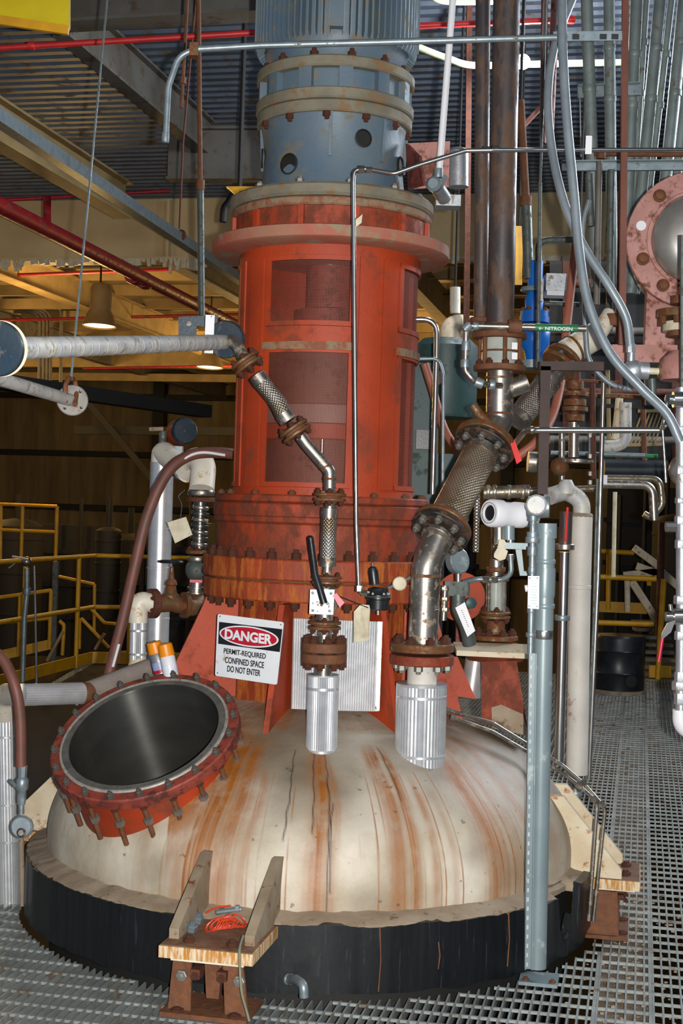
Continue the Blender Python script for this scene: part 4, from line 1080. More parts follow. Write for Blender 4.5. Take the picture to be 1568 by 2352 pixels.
for x, y in ((1115, 1331), (1135, 1331), (1172, 1280)): collar(pg, P(x, y, 5.4), (1, 0, 0) if x < 1160 else UP, S(9, 5.4), .025, 'ss', 'tube_fitting', 6)
MB().tube(PP((1022, 1345, 5.4), (1018, 1425, 5.4)), S(8, 5.4), 12).build('drop_tube', M_['ss'], pg)
for y in (1352, 1376, 1400): collar(pg, P(1020, y, 5.4), UP, S(11, 5.4), .016, 'brass', 'nut', 6)
MB().tube(fillet(PP((1052, 1365, 5.43), (1052, 1400, 5.43), (1070, 1440, 5.43), (1078, 1480, 5.45)), .04), S(16, 5.43), 14).build('valve_body', M_['greydark'], pg)
MB().lathe([(.02, 0), (.022, .01), (.01, .016)], P(1080, 1385, 5.4), (.3, -1, 0), 16).build('valve_knob', M_['teal'], pg)
wt2 = thing('white_tag', 'white printed tag hanging tilted between the thick elbow and the stained fittings', 'tag', P(1075, 1462, 5.3))
MB().prism(PP((1045, 1396, 5.3), (1067, 1383, 5.3), (1091, 1449, 5.3), (1073, 1463, 5.3)), (0, 1, 0), .0015).build('tag_plate', M_['tagw'], wt2)
dq = dirv(P(1060, 1400, 5.3), P(1077, 1448, 5.3))
for i in range(9):
    a = P(1060 + i * 1.9, 1402 + i * 4.6, 5.298); MB().box(a, (.004, .0006, .003), UP).build('print_mark', M_['signk'], wt2)
# back red disc behind the gauge
bd = thing('blind_cover', 'red round cover plate behind the gauge and its manifold', 'cover', P(1060, 1480, 5.9))
MB().lathe([(S(55, 5.9), 0), (S(57, 5.9), .01), (S(57, 5.9), .03)], P(1055, 1370, 5.95), (.1, -1, 0), 40).build('disc', M_['red'], bd)
MB().box(P(1060, 1450, 5.97), (.05, .03, .2)).build('arm', M_['red_dark'], bd)

# ---- transmitter
tr = thing('level_transmitter', 'white round transmitter head with black window, mounted left of the grey post', 'transmitter', P(1150, 1225, 4.98))
dt_ = V((-.80, -.58, .03)).normalized(); c0_ = P(1150, 1180, 5.0)
MB().lathe([(S(30, 5), -.10), (S(30, 5), -.06), (S(28, 5), -.055), (S(28, 5), .0), (S(32, 5), .004), (S(32, 5), .05), (S(29, 5), .056), (S(19, 5), .057), (S(18, 5), .05)], c0_, dt_, 44).build('housing', M_['tagw'], tr)
MB().lathe([(S(19, 5), .047), (S(17, 5), .052)], c0_, dt_, 36).build('display_window', M_['signk'], tr)
MB().ring(c0_ + dt_ * .056, dt_, S(24.5, 5), S(23, 5), .002, 36).build('seal_ring', M_['signk'], tr)
MB().lathe([(S(28, 5), -.06), (S(27, 5), -.15), (S(26, 5), -.155)], c0_, dt_, 30).build('terminal_side', M_['greypaint'], tr)
MB().cyl(P(1168, 1205, 5.03), P(1168, 1240, 5.03), S(14, 5), n=20).build('neck', M_['greypaint'], tr)
MB().cyl(P(1172, 1235, 5.03), P(1172, 1250, 5.03), S(9, 5), n=12).build('nut', M_['ss_clean'], tr)
MB().cyl(P(1146, 1200, 5.06), P(1146, 1250, 5.06), S(13, 5), n=16).build('sensor_stem', M_['ss'], tr)
MB().box(P(1188, 1254, 5.0), (.11, .05, .022), UP).build('mounting_bracket', M_['greypaint'], tr)
MB().prism(PP((1183, 1262, 5.0), (1197, 1262, 5.0), (1202, 1312, 5.0), (1218, 1312, 5.0), (1218, 1322, 5.0), (1193, 1322, 5.0)), (0, 1, 0), .02).build('bracket_leg', M_['greypaint'], tr)
tg2 = thing('cream_tag', 'small cream pear-shaped tag hanging below the white transmitter', 'tag', P(1150, 1288, 4.95))
MB().prism(PP((1146, 1238, 4.95), (1158, 1240, 4.95), (1163, 1248, 4.95), (1156, 1258, 4.95), (1166, 1266, 4.95), (1160, 1284, 4.95), (1148, 1288, 4.95), (1134, 1280, 4.95), (1134, 1272, 4.95), (1142, 1258, 4.95)), (0, 1, 0), .002).build('tag_plate', M_['tagc'], tg2)

# ---- grey post and its conduit
gp = thing('grey_post', 'tall grey painted pipe post with strut channel, standing in front of the vessel at right', 'post', P(1232, 2230, 4.8))
yP = 4.80
MB().tube([P(1232, 2222, yP), P(1253, 1215, yP)], S(22, yP), 30).build('post_pipe', M_['greypaint'], gp)
MB().tube([P(1253, 1236, yP), P(1253.5, 1202, yP)], S(25, yP), 30).build('cap', M_['greypaint'], gp)
for y, h_ in ((1290, .006), (1338, .09), (1392, .006)):
    collar(gp, P(1253 - (y - 1215) * .0175, y, yP), UP, S(24, yP), h_ + .01, 'greypaint', 'pipe_collar', 30)
collar(gp, P(1248, 1457, yP), UP, S(23, yP), .03, 'ss_clean', 'bright_band', 30)
ch = MB(); a_, b_ = P(1212, 2225, yP - .03), P(1222, 1500, yP - .03)
ch.bar(a_, b_, .022, .004, (0, 1, 0)); ch.bar(a_ + V((-.011, 0, 0)), b_ + V((-.011, 0, 0)), .003, .03, (0, 1, 0)); ch.bar(a_ + V((.011, 0, 0)), b_ + V((.011, 0, 0)), .003, .03, (0, 1, 0))
ch.build('strut_channel', M_['greypaint'], gp)
for i in range(34):
    c = a_.lerp(b_, (i + .5) / 34); MB().box(c + V((-.004, -.003, 0)), (.006, .003, .014), UP).build('slot', M_['drillgrey'], gp)
MB().prism(PP((1190, 2210, yP), (1283, 2214, yP), (1270, 2165, yP), (1200, 2150, yP)), (0, 1, 0), .01) 
MB().box(V((P(1238, 2230, 4.82).x, 4.82, .01)), (.13, .12, .012), UP, BX).build('base_plate', M_['greypaint'], gp)
for s in (-.045, .045): inst('bolt', hexmesh('rust'), MT(V((P(1238, 2230, 4.78).x, 4.78, .018)) + BX * s, UP, None, (.012, .012, .01)), gp)
cd = thing('conduit', 'thin grey conduit with fittings and small data plate, clamped in front of the grey post', 'conduit', P(1220, 1500, yP - .09))
yQ = yP - .08
MB().tube([P(1218, 1500, yQ), P(1224, 1180, yQ)], S(8, yQ), 14).build('conduit_pipe', M_['galv'], cd)
for y, r, l in ((1190, 11, .02), (1232, 14, .03), (1240, 17, .02), (1266, 12, .03), (1310, 10, .02), (1402, 10, .016), (1458, 12, .014)): collar(cd, P(1224 - (y - 1180) * .018, y, yQ), UP, S(r, yQ), l, 'galv', 'fitting', 16)
MB().lathe([(S(24, yQ), -.035), (S(26, yQ), 0), (S(24, yQ), .035)], P(1237, 1164, yQ), (-1, .2, 0), 28).build('conduit_tee', M_['galv'], cd)
MB().lathe([(S(22, yQ), 0), (S(24, yQ), .02), (S(20, yQ), .03)], P(1232, 1160, yQ - .02), (-.2, -1, 0), 28).build('tee_cover', M_['wrap'], cd)
MB().prism(PP((1212, 1323, yQ - .02), (1238, 1323, yQ - .02), (1237, 1399, yQ - .02), (1211, 1397, yQ - .02)), (0, 1, 0), .008).build('data_plate', M_['tagw'], cd)
for i in range(9):
    MB().box(P(1225, 1334 + i * 6.5, yQ - .0245), (.026 - .004 * (i % 3), .0006, .0028), UP).build('embossed_line', M_['galv'], cd)
for x, y in ((1216, 1328), (1234, 1328), (1215, 1392), (1233, 1393)): MB().lathe([(.003, 0), (.002, .002)], P(x, y, yQ - .025), (0, -1, 0), 8).build('screw', M_['boltgrey'], cd)
MB().tube([P(1205, 1352, yQ), P(1218, 1350, yQ)], S(8, yQ), 12).build('side_plug', M_['tagw'], cd)

# ---- white, chrome and thin pipes right of the post
wp = thing('white_lagged_pipe', 'thick white wrapped vertical pipe with torn top, right of the grey post', 'pipe', P(1322, 1785, 6.05))
MB().tube([P(1324, 1778, 6.05), P(1329, 1480, 6.05), P(1330, 1360, 6.05), P(1335, 1185, 6.05)], [S(25, 6.05), S(25, 6.05), S(26, 6.05), S(25.5, 6.05)], 32).build('lagging', M_['whitewrap'], wp)
collar(wp, P(1330, 1348, 6.05), UP, S(27, 6.05), .02, 'whitewrap', 'wrap_seam', 32)
MB().lathe([(S(25, 6.05), -.01), (S(27, 6.05), 0), (S(24, 6.05), .01), (S(10, 6.05), .012)], P(1335, 1184, 6.05), UP, 14).build('torn_edge', M_['lip'], wp)
MB().tube([P(1322, 1778, 6.05), P(1321, 1840, 6.05)], S(13, 6.05), 18).build('pipe', M_['ss'], wp)
for y in (1795, 1822): collar(wp, P(1321, y, 6.05), UP, S(17, 6.05), .02, 'galv')
MB().tube(fillet(PP((1335, 1190, 6.05), (1336, 1150, 6.05), (1300, 1128, 6.05), (1262, 1140, 6.0)), .06), S(20, 6.05), 22).build('grey_elbow', M_['wrap'], wp)
MB().lathe([(S(20, 6), -.03), (S(21, 6), 0), (S(12, 6), .03)], P(1300, 1118, 6.0), UP, 20).build('capped_branch', M_['wrap'], wp)
rh = MB().tube(PP((1303, 1165, 5.9), (1298, 1245, 5.9)), S(3, 5.9), 8).build('red_handle'.replace('handle', 'rod'), M_['redbright'])
tag(rh, 'thin red rod beside the top of the white lagged pipe', 'rod')
cp = thing('bright_pipe', 'polished vertical pipe between the grey post and the white lagged pipe', 'pipe', P(1285, 1745, 5.95))
MB().tube([P(1283, 1752, 5.95), P(1296, 1268, 5.95)], S(12, 5.95), 24).build('pipe', M_['ss_clean'], cp)
flange(cp, P(1297, 1256, 5.95), UP, S(22, 5.95), .025, 'ss', 0, 0)
collar(cp, P(1291, 1419, 5.95), UP, S(18, 5.95), .022, 'galv', 'clamp')
MB().tube([P(1297, 1256, 5.95), P(1300, 1175, 5.95)], S(15, 5.95), 18).build('upper_pipe', M_['brownpipe'], cp)
for x0, y0, x1, y1, r, lbl in ((1386, 870, 1352, 1790, 5.5, 'long thin polished tube right of the white lagged pipe, foremost of two'), (1371, 1100, 1345, 1790, 3.2, 'thinner dull tube running beside the long polished tube')):
    o = MB().tube([P(x1, y1, 6.1), P((x0 + x1) / 2 + 4, (y0 + y1) / 2, 6.1), P(x0, y0, 6.1)], S(r, 6.1), 12).build('thin_tube', M_['ss_clean' if r > 4 else 'greydark'])
    tag(o, lbl, 'tube')
# two tubes hugging the dome and dropping through the grating
for k, (pts, lbl) in enumerate(((((1030, 1632, 5.35), (1130, 1660, 5.4), (1225, 1718, 5.45), (1290, 1757, 5.35), (1340, 1800, 5.3), (1383, 1849, 5.25), (1389, 1862, 5.25), (1385, 1900, 5.25), (1362, 2115, 5.25)), 'outer of two bent steel tubes hugging the vessel head at right'),
                              (((1040, 1648, 5.33), (1130, 1680, 5.38), (1225, 1735, 5.43), (1290, 1775, 5.33), (1330, 1805, 5.28), (1366, 1838, 5.22), (1371, 1852, 5.22), (1367, 1900, 5.22), (1352, 2115, 5.22)), 'inner of two bent steel tubes hugging the vessel head at right'))):
    t_ = thing('bent_tube', lbl, 'tube', P(*pts[-1]), group=None)
    MB().tube(fillet(PP(*pts), .04), S(4.6, 5.25), 12).build('tube', M_['ss'], t_)
    for j in (4, 5): collar(t_, P(*pts[j]), dirv(P(*pts[j - 1]), P(*pts[j])), S(8, 5.25), .025, 'ss', 'tube_fitting', 6)
    collar(t_, P(*pts[0]), (1, 0, -.3), S(7, 5.3), .02, 'ss', 'tube_fitting', 6)

# ---- spray cans
def can(x, y0, x2, y2, Y, lbl, band):
    a, b_ = P(x, y0, Y), P(x2, y2, Y); d = dirv(a, b_); L = (b_ - a).length; r = .0285
    c = thing('spray_can', lbl, 'spray can', a, 'spray cans behind the manway')
    MB().lathe([(r - .004, 0), (r, .004), (r, L * .60), (r - .006, L * .66)], a, d, 30).build('can_body', M_['alu_dull'] if band else M_['tagw'], c)
    MB().lathe([(r + .001, L * .15), (r + .001, L * .38)], a, d, 30).build('label_band', M_['canblue' if band else 'canwhite'], c)
    if band: MB().lathe([(r + .0015, L * .05), (r + .0015, L * .15)], a, d, 30).build('red_band', M_['signr'], c)
    MB().lathe([(r + .001, L * .64), (r + .0015, L * .68), (r - .001, L * .97), (r - .006, L)], a, d, 30).build('cap', M_['orange'], c)
M_['canblue'] = pm('can_label_blue', '#6f7fae', '#9aa0b8', 30, .35, bump=0); M_['canwhite'] = pm('can_label_white', '#d5d8e2', '#c2c6d4', 30, .35, bump=0)
can(372, 1548, 352, 1474, 5.42, 'spray can with orange cap and blue-red label, left one leaning', 1)
can(394, 1556, 378, 1478, 5.36, 'spray can with orange cap and white label, right one in front', 0)

# ================================================================== LEFT SIDE PIPING
vl = thing('jacketed_riser', 'tall silver jacketed vertical pipe with cream elbow on top, left behind the vessel', 'pipe', P(362, 1515, 6.5))
MB().tube([P(359, 1520, 6.5), P(372, 1062, 6.5)], S(27, 6.5), 36).build('aluminium_jacket', M_['alu'], vl)
for y in (1215, 1305, 1420): collar(vl, P(359 + (1520 - y) * .028, y, 6.5), UP, S(27.8, 6.5), .012, 'alu', 'strap', 36)
MB().tube(fillet(PP((372, 1075, 6.5), (373, 1035, 6.5), (410, 1072, 6.35), (432, 1082, 6.25)), .05), S(26, 6.5), 24).build('cream_elbow', M_['white'], vl)
flange(vl, P(420, 1078, 6.3), dirv(P(410, 1072, 6.35), P(432, 1082, 6.25)), S(27, 6.3), .03, 'blackpl')
we = thing('drain_line', 'white painted elbow over ribbed dark bellows, left of the red stand', 'pipe', P(452, 1400, 6.0))
MB().tube(fillet(PP((425, 1080, 6.22), (450, 1052, 6.15), (468, 1068, 6.1), (463, 1125, 6.05)), .09), S(29, 6.1), 28).build('white_elbow', M_['white'], we)
collar(we, P(462, 1132, 6.05), UP, S(31, 6.05), .025, 'ss', 'band', 30)
flange(we, P(461, 1148, 6.05), UP, S(33, 6.05), .02, 'rust_dark')
bz = []; y = 1156
MB().tube([P(461, 1150, 6.05), P(457, 1260, 6.05)], S(15, 6.05), 24).build('bellows_core', M_['ss_dark'], we)
for i in range(7):
    collar(we, P(461 - i * .6, 1166 + i * 14, 6.05), (.15, 0, 1), S(19 + (i % 2) * 2, 6.05), .016, 'ss' if i % 2 == 0 else 'ss_dark', 'bellows_ring', 24)
flange(we, P(455, 1268, 6.05), UP, S(28, 6.05), .016, 'rust_flange', 0, 6, .010)
collar(we, P(453, 1284, 6.05), UP, S(22, 6.05), .02, 'ss'); MB().ball(P(451, 1310, 6.05), S(26, 6.05), 20, 12).build('valve_ball', M_['greydark'], we)
MB().box(P(455, 1335, 5.98), (.07, .01, .012)).build('pink_tag', M_['pinktag'], we)
MB().tube([P(453, 1335, 6.05), P(450, 1378, 6.05)], S(17, 6.05), 24).build('spool', M_['ss'], we)
for y in (1350, 1362): collar(we, P(452, y, 6.05), UP, S(21, 6.05), .008, 'ss')
rv = thing('gate_valve', 'rusty gate valve with black handwheel and cream elbow, left of the danger sign', 'valve', P(400, 1400, 5.95))
MB().tube(fillet(PP((452, 1375, 6.05), (448, 1398, 6.0), (395, 1385, 5.95), (350, 1388, 5.9)), .05), S(20, 5.95), 22).build('valve_body', M_['rust_flange'], rv)
dv = dirv(P(448, 1388, 6), P(350, 1388, 5.9))
flange(rv, P(352, 1386, 5.9), dv, S(34, 5.9), .03, 'rust_dark', 0, 6, .010)
flange(rv, P(425, 1390, 5.98), dv, S(30, 5.98), .02, 'rust_flange', 0, 6, .010)
MB().lathe([(.035, 0), (.036, .02), (.026, .03), (.02, .06), (.026, .065), (.022, .08), (.012, .09), (.008, .14)], P(392, 1378, 5.95), UP, 18).build('bonnet', M_['rust_flange'], rv)
MB().cyl(P(392, 1330, 5.95), P(393, 1288, 5.95), .006, n=8).build('stem', M_['galv'], rv)
hw_ = MB(); c = P(393, 1290, 5.95); hw_.tube([c + V((.047 * cos(2 * pi * i / 28), .047 * sin(2 * pi * i / 28), 0)) for i in range(29)], .006, 8, False); hw_.bar(c - V((.045, 0, 0)), c + V((.045, 0, 0)), .008, .006); hw_.bar(c - V((0, .045, 0)), c + V((0, .045, 0)), .008, .006)
hw_.build('handwheel', M_['blackpl'], rv)
MB().tube(fillet(PP((352, 1386, 5.9), (318, 1378, 5.88), (317, 1430, 5.88)), .09), S(22, 5.88), 26).build('cream_elbow', M_['white'], rv)
MB().cyl(P(358, 1364, 5.87), P(362, 1382, 5.87), .005, n=8).build('red_marker', M_['pinktag'], rv)
jk = thing('jacketed_drop', 'short ribbed silver jacket below the cream elbow, left of the spray cans', 'pipe', P(318, 1540, 5.88))
MB().tube([P(316, 1525, 5.88), P(318, 1424, 5.88)], S(19, 5.88), 56, True, .002).build('ribbed_jacket', M_['alu'], jk)
for y in (1448, 1502): collar(jk, P(317, y, 5.88), UP, S(20, 5.88), .01, 'alu', 'strap', 30)
MB().lathe([(S(20, 5.8), 0), (S(24, 5.8), .03), (S(18, 5.8), .07)], P(316, 1548, 5.88), UP, 18).build('torn_lagging', M_['cream'], jk)
gl = thing('lagged_pipe', 'grey lagged pipe with silver jacket running left behind the manway to a cream elbow', 'pipe', P(200, 1600, 5.6))
MB().tube(PP((340, 1538, 5.75), (205, 1590, 5.5)), S(25, 5.6), 26).build('grey_lagging', pm('grey_lagging_cloth', '#8a8078', '#7a7068', 12, .9, bump=.3), gl)
MB().lathe([(S(22, 5.5), -.03), (S(26, 5.5), 0), (S(18, 5.5), .05)], P(196, 1592, 5.48), dirv(P(205, 1590, 5.5), P(300, 1550, 5.7)), 16).build('rusty_joint', M_['rust'], gl)
MB().tube(PP((188, 1592, 5.46), (50, 1596, 5.3)), S(25, 5.4), 60, True, .0015).build('ribbed_jacket', M_['alu'], gl)
for x in (82, 178): collar(gl, P(x, 1595, 5.36 if x < 100 else 5.46), (1, .1, 0), S(26, 5.4), .01, 'alu', 'strap', 30)
vp = thing('jacketed_standpipe', 'silver jacketed standpipe with cream elbow at the far left edge', 'pipe', P(20, 2086, 5.6))
MB().tube(fillet(PP((52, 1596, 5.3), (8, 1594, 5.5), (12, 1650, 5.6)), .12), S(26, 5.3), 28).build('cream_elbow', M_['white'], vp)
MB().tube(PP((20, 2090, 5.6), (12, 1640, 5.6)), S(28, 5.6), 64, True, .0015).build('ribbed_jacket', M_['alu'], vp)
for y in (1690, 1845, 1930): collar(vp, P(13 + (y - 1640) * .018, y, 5.6), UP, S(29, 5.6), .01, 'alu', 'strap', 30)
MB().tube(PP((50, 2080, 5.62), (46, 1900, 5.62)), S(9, 5.4), 12).build('side_strip', M_['lip'], vp)
# red transmitter behind
rt_ = thing('red_transmitter', 'red instrument head with dark round cover above the cream elbow, at left', 'instrument', P(425, 1045, 6.6))
MB().lathe([(.05, -.12), (.06, -.09), (.06, -.02), (.055, 0)], P(425, 990, 6.5), (.45, -.89, .05), 26).build('red_housing', M_['red'], rt_)
MB().lathe([(.06, 0), (.062, .02), (.055, .035), (.02, .037)], P(420, 990, 6.5), (.45, -.89, .05), 32).build('round_cover', M_['bbf'], rt_)
MB().tube(PP((375, 985, 6.55), (343, 986, 6.55)), S(5, 6.5), 10).build('cable_gland', M_['lip'], rt_)
MB().cyl(P(375, 990, 6.55), P(372, 1035, 6.55), S(9, 6.5), n=14).build('conduit_stub', M_['greydark'], rt_)
MB().box(P(402, 1040, 6.52), (.07, .05, .06)).build('mount', M_['greypaint'], rt_)
# red rubber hoses
rh1 = thing('rubber_hose', 'dull red rubber hose with white print, arching down left of the danger sign', 'hose', P(250, 1545, 5.9))
hp = PP((560, 1048, 6.0), (510, 1040, 5.95), (440, 1045, 5.9), (385, 1085, 5.85), (340, 1180, 5.82), (312, 1290, 5.8), (285, 1410, 5.8), (250, 1550, 5.8), (240, 1600, 5.8))
MB().tube(smooth_curve(hp, 8), S(13, 5.85), 18).build('hose', M_['hose'], rh1)
MB().tube(smooth_curve([p + V((.004, -.022, .004)) for p in PP((515, 1048, 5.95), (470, 1042, 5.92), (440, 1047, 5.9), (410, 1064, 5.88))], 8), .006, 8).build('white_print', M_['tagw'], rh1)
MB().tube(smooth_curve([p + V((.012, -.018, 0)) for p in PP((268, 1478, 5.8), (254, 1530, 5.8))], 8), .006, 8).build('white_print', M_['tagw'], rh1)
rh2 = thing('rubber_hose', 'brown rubber hose with round silver valve at its lower end, at the far left edge', 'hose', P(50, 1925, 5.1))
MB().tube(smooth_curve(PP((-20, 1490, 5.15), (10, 1520, 5.13), (35, 1580, 5.1), (46, 1650, 5.1), (48, 1760, 5.1)), 8), S(13, 5.1), 18).build('hose', M_['hose'], rh2)
MB().lathe([(.014, 0), (.017, .02), (.017, .05), (.024, .06), (.024, .09), (.016, .1), (.018, .14)], P(49, 1848, 5.1), UP, 8).build('coupling', M_['galv'], rh2)
MB().cyl(P(49, 1870, 5.1), P(49, 1835, 5.1), .011, n=12).build('nipple', M_['galv'], rh2)
MB().cyl(P(35, 1805, 5.08), P(24, 1793, 5.06), .008, n=8).build('side_plug', M_['galv'], rh2)
MB().lathe([(.036, 0), (.041, .006), (.041, .02), (.034, .026)], P(52, 1898, 5.12), (0, -1, .1), 34).build('valve_disc', M_['galv'], rh2)
MB().lathe([(.015, 0), (.017, .008), (.010, .018)], P(50, 1912, 5.08), (0, -1, .1), 20).build('hub', M_['ss'], rh2)

# tag on a cord by the bellows
tg3 = thing('square_tag', 'square cream tag hanging on a green string beside the bellows', 'tag', P(412, 1245, 5.85))
MB().prism(PP((384, 1200, 5.85), (427, 1187, 5.85), (442, 1228, 5.85), (402, 1248, 5.85)), (0, 1, 0), .002).build('tag_plate', M_['tagc'], tg3)
MB().tube(smooth_curve(PP((414, 1192, 5.85), (417, 1160, 5.87), (410, 1140, 5.9), (425, 1125, 5.98))), .002, 6).build('string', M_['teal'], tg3)

# ================================================================== THINGS ON THE FRONT LUG
zt_ = .232
def onlug(x, y): return PZ(x, y, zt_)
M_['nutg'] = pm('blue_grey_nut', '#7d8890', '#6a747c', 20, .5, .5)
for i, (x, y, lbl) in enumerate(((455, 2120, 'upper of two grey loose nuts at the left of the lug plate'), (440, 2140, 'lower left loose nut beside the rusty anchor bolt'))):
    nt_ = thing('hex_nut', lbl, 'nut', onlug(x, y)); inst('nut_body', hexmesh('nutg'), MT(onlug(x, y) + UP * .014, (.2, -.3, 1), None, (.019, .019, .02)), nt_)
bb = thing('loose_bolt', 'grey loose bolt lying behind the coil of orange cord on the lug', 'bolt', onlug(510, 2100))
MB().cyl(onlug(495, 2110) + UP * .02, onlug(545, 2106) + UP * .024, .008, n=10).build('shank', M_['nutg'], bb); inst('head', hexmesh('nutg'), MT(onlug(545, 2106) + UP * .024, (1, 0, .1), None, (.016, .016, .014)), bb)
inst('washer_stack', hexmesh('nutg'), MT(onlug(513, 2094) + UP * .03, (.1, -.5, 1), None, (.018, .018, .016)), bb)
co = thing('cord_coil', 'coil of orange-red cord lying on the front lug plate', 'cord', onlug(510, 2145))
cc = onlug(505, 2125) + UP * .02
for i in range(13):
    f = i / 12; r = .027 + .006 * sin(i * 2.1) * (.3 + f); ax = (V((-.75 + 1.1 * f, .62, .35 + .1 * sin(i * 3)))).normalized(); x, y, z = frame(ax)
    c2 = onlug(486 + 62 * f, 2140 - 10 * f) + UP * (r * .75)
    MB().tube([c2 + x * r * cos(2 * pi * k / 22) + y * r * sin(2 * pi * k / 22) * .8 for k in range(23)], .0021, 6, False).build('cord_turn', M_['cord'], co)
MB().tube(smooth_curve([onlug(472, 2110) + UP * .02, onlug(500, 2104) + UP * .03, onlug(530, 2100) + UP * .03, onlug(548, 2092) + UP * .04, onlug(560, 2082) + UP * .05]), .0032, 6).build('cord_end', M_['cord'], co)
hwre = MB().tube(smooth_curve(PP((558, 2150, 4.36), (550, 2180, 4.30), (551, 2230, 4.29), (555, 2280, 4.28), (566, 2322, 4.28), (572, 2345, 4.28))), .0042, 8).build('hanging_wire', pm('grey_green_wire', '#7a7a62', '#6a6c58', 8, .5))
tag(hwre, 'grey-green wire hanging over the edge of the front lug to the grating', 'wire')
wl = thing('drain_elbow', 'small silver elbow fitting at the foot of the black band, right of the front lug', 'fitting', P(690, 2275, 4.5))
MB().tube(fillet(PP((655, 2248, 4.62), (680, 2250, 4.52), (697, 2262, 4.46), (698, 2290, 4.46)), .025), S(11, 4.5), 16).build('elbow', M_['galv'], wl)
for x in (660, 668): collar(wl, P(x, 2249, 4.58), (1, -.6, 0), S(13, 4.5), .008, 'galv', 'thread_ring', 14)

# ================================================================== HALL BEHIND, LEFT
def ibeam(parent, a, b, w, h, mat, t=.02, name='beam'):
    m = MB(); a, b = V(a), V(b)
    m.bar(a, b, w, t); m.bar(a + UP * h, b + UP * h, w, t); m.bar(a + UP * h / 2, b + UP * h / 2, t, h)
    return m.build(name, M_[mat], parent, False)
def solo(name, label, mat, mb, cat, group=None, smooth=True):
    o = mb.build(name, M_[mat], None, smooth); return tag(o, label, cat, group)
# deep tan girder with ragged insulation along its foot
g = thing('girder', 'deep tan painted girder across the hall with ragged pale insulation along its foot', 'girder', W(0, 9, 4.2))
MB().box(W(0, 9.0, 4.57), (44, .12, .66), UP, BX).build('web', M_['tan'], g)
MB().box(W(0, 9.0, 4.24), (44, .34, .03), UP, BX).build('bottom_flange', M_['tan'], g)
for i in range(12): MB().box(W(-13 + i * 2.3, 8.9, 4.56), (.03, .12, .62), UP, BX).build('stiffener', M_['tan'], g)
fr = MB()
for i in range(500):
    a = -14 + i * .05 + random.uniform(-.02, .02); h = random.uniform(.02, .09) * (1 + .8 * (N.noise(V((i * .07, 0, 0))) > .1))
    fr.box(W(a, 8.83, 4.235 - h / 2), (random.uniform(.03, .07), .03, h), (random.uniform(-.3, .3), 0, 1), BX)
fr.build('ragged_insulation', M_['tagc'], g, False, kind='stuff')
# joists under the far roof and long beams
for i in range(14):
    b_ = 10.3 + i * 1.35
    o = MB().box(W(-2, b_, 4.78), (30, .08, .16), UP, BX).build('trim_%d' % (30 + i), M_['beam_tan'], None, False, kind='structure')
for i, a in enumerate((-9.2, -6.6, -4.1, -1.6, 1.2, 4.0, 7)):
    o = ibeam(None, W(a, 9.2, 4.36), W(a, 29, 4.36), .18, .36, 'beam_tan' if i % 2 else 'beam', name='trim_%d' % (50 + i)); o['kind'] = 'structure'
# beams below the near ceiling
def rb(label, p, q, w, h, mat):
    o = thing('roof_beam', label, 'beam', p); ibeam(o, p, q, w, h, mat, name='section'); return o
rb('long grey steel beam running away under the near ceiling, uppermost at left', PZ(140, 80, 4.58), PZ(478, 362, 4.58), .12, .30, 'beam')
rb('dark beam with tan underside running away at the far left, below the bright box beam', PZ(-60, 300, 4.15), PZ(284, 500, 4.15), .16, .30, 'beam_tan')
rb('short grey cross beam behind the gearbox at left', PZ(385, 412, 4.35), PZ(640, 412, 4.35), .15, .42, 'beam')
rb('grey cross beam at the top of the picture behind the red pipe', PZ(120, 60, 4.55), PZ(700, 28, 4.55), .2, .3, 'beam')
solo('box_beam', 'bright grey box section slanting away from the left edge to the red stand', 'galv', MB().bar(PZ(-40, 245, 3.9), PZ(560, 648, 3.9), .085, .085), 'beam', None, False)
yb = thing('crane_beam', 'bright yellow crane beam at the top left corner', 'beam', P(80, 60, 5.8))
MB().hexa([P(-150, 20, 5.6), P(158, 74, 5.6), P(162, 66, 6.3), P(-150, 15, 6.3)], [P(-150, -120, 5.6), P(158, -120, 5.6), P(162, -120, 6.3), P(-150, -120, 6.3)]).build('beam_side', M_['yellowbeam'], yb, False)
MB().bar(P(-150, 24, 5.58), P(158, 70, 5.58), .02, .035).build('bottom_flange', M_['yellow'], yb, False)
# sprinkler pipes
def rpipe(label, pts, r, mat='redpipe', cpl=()):
    t = thing('sprinkler_pipe', label, 'pipe', pts[0]); MB().tube(fillet(pts, .12), r, 16).build('pipe', M_[mat], t)
    for c, d in cpl: collar(t, c, d, r * 1.35, r * 2.2, mat, 'coupling', 16)
    return t
rpipe('thin red sprinkler pipe crossing above at the top of the picture', PP((-30, 112, 8.0), (600, 74, 8.0), (1320, 44, 8.0)), S(7, 8.0), 'redbright', [(P(72, 105, 8.0), (1, 0, 0)), (P(1310, 45, 8.0), (1, 0, 0))])
t = rpipe('thick dark red sprinkler main slanting away at left, under the tan girder', [PZ(-40, 452, 3.9), PZ(545, 748, 3.9)], .068, 'redpipe', [(PZ(310, 634, 3.9), BY), (PZ(330, 644, 3.9), BY)])
MB().tube([PZ(108, 525, 3.92), P(108, 455, 12.3)], .035, 12).build('branch', M_['redpipe'], t)
rpipe('thin red line along the face of the tan girder', PP((-30, 462, 14.4), (390, 438, 14.4)), .018)
rpipe('thin red sprinkler line just below the ragged insulation, upper of the far red lines', PP((-30, 634, 18), (560, 612, 18)), .022)
rpipe('thin red sprinkler line below the bell lamp level, across the far hall', PP((-30, 736, 22), (560, 722, 22)), .024)
rpipe('lowest thin red line above the pale eaves beam, behind the second bell lamp', PP((190, 846, 26), (560, 840, 26)), .022)
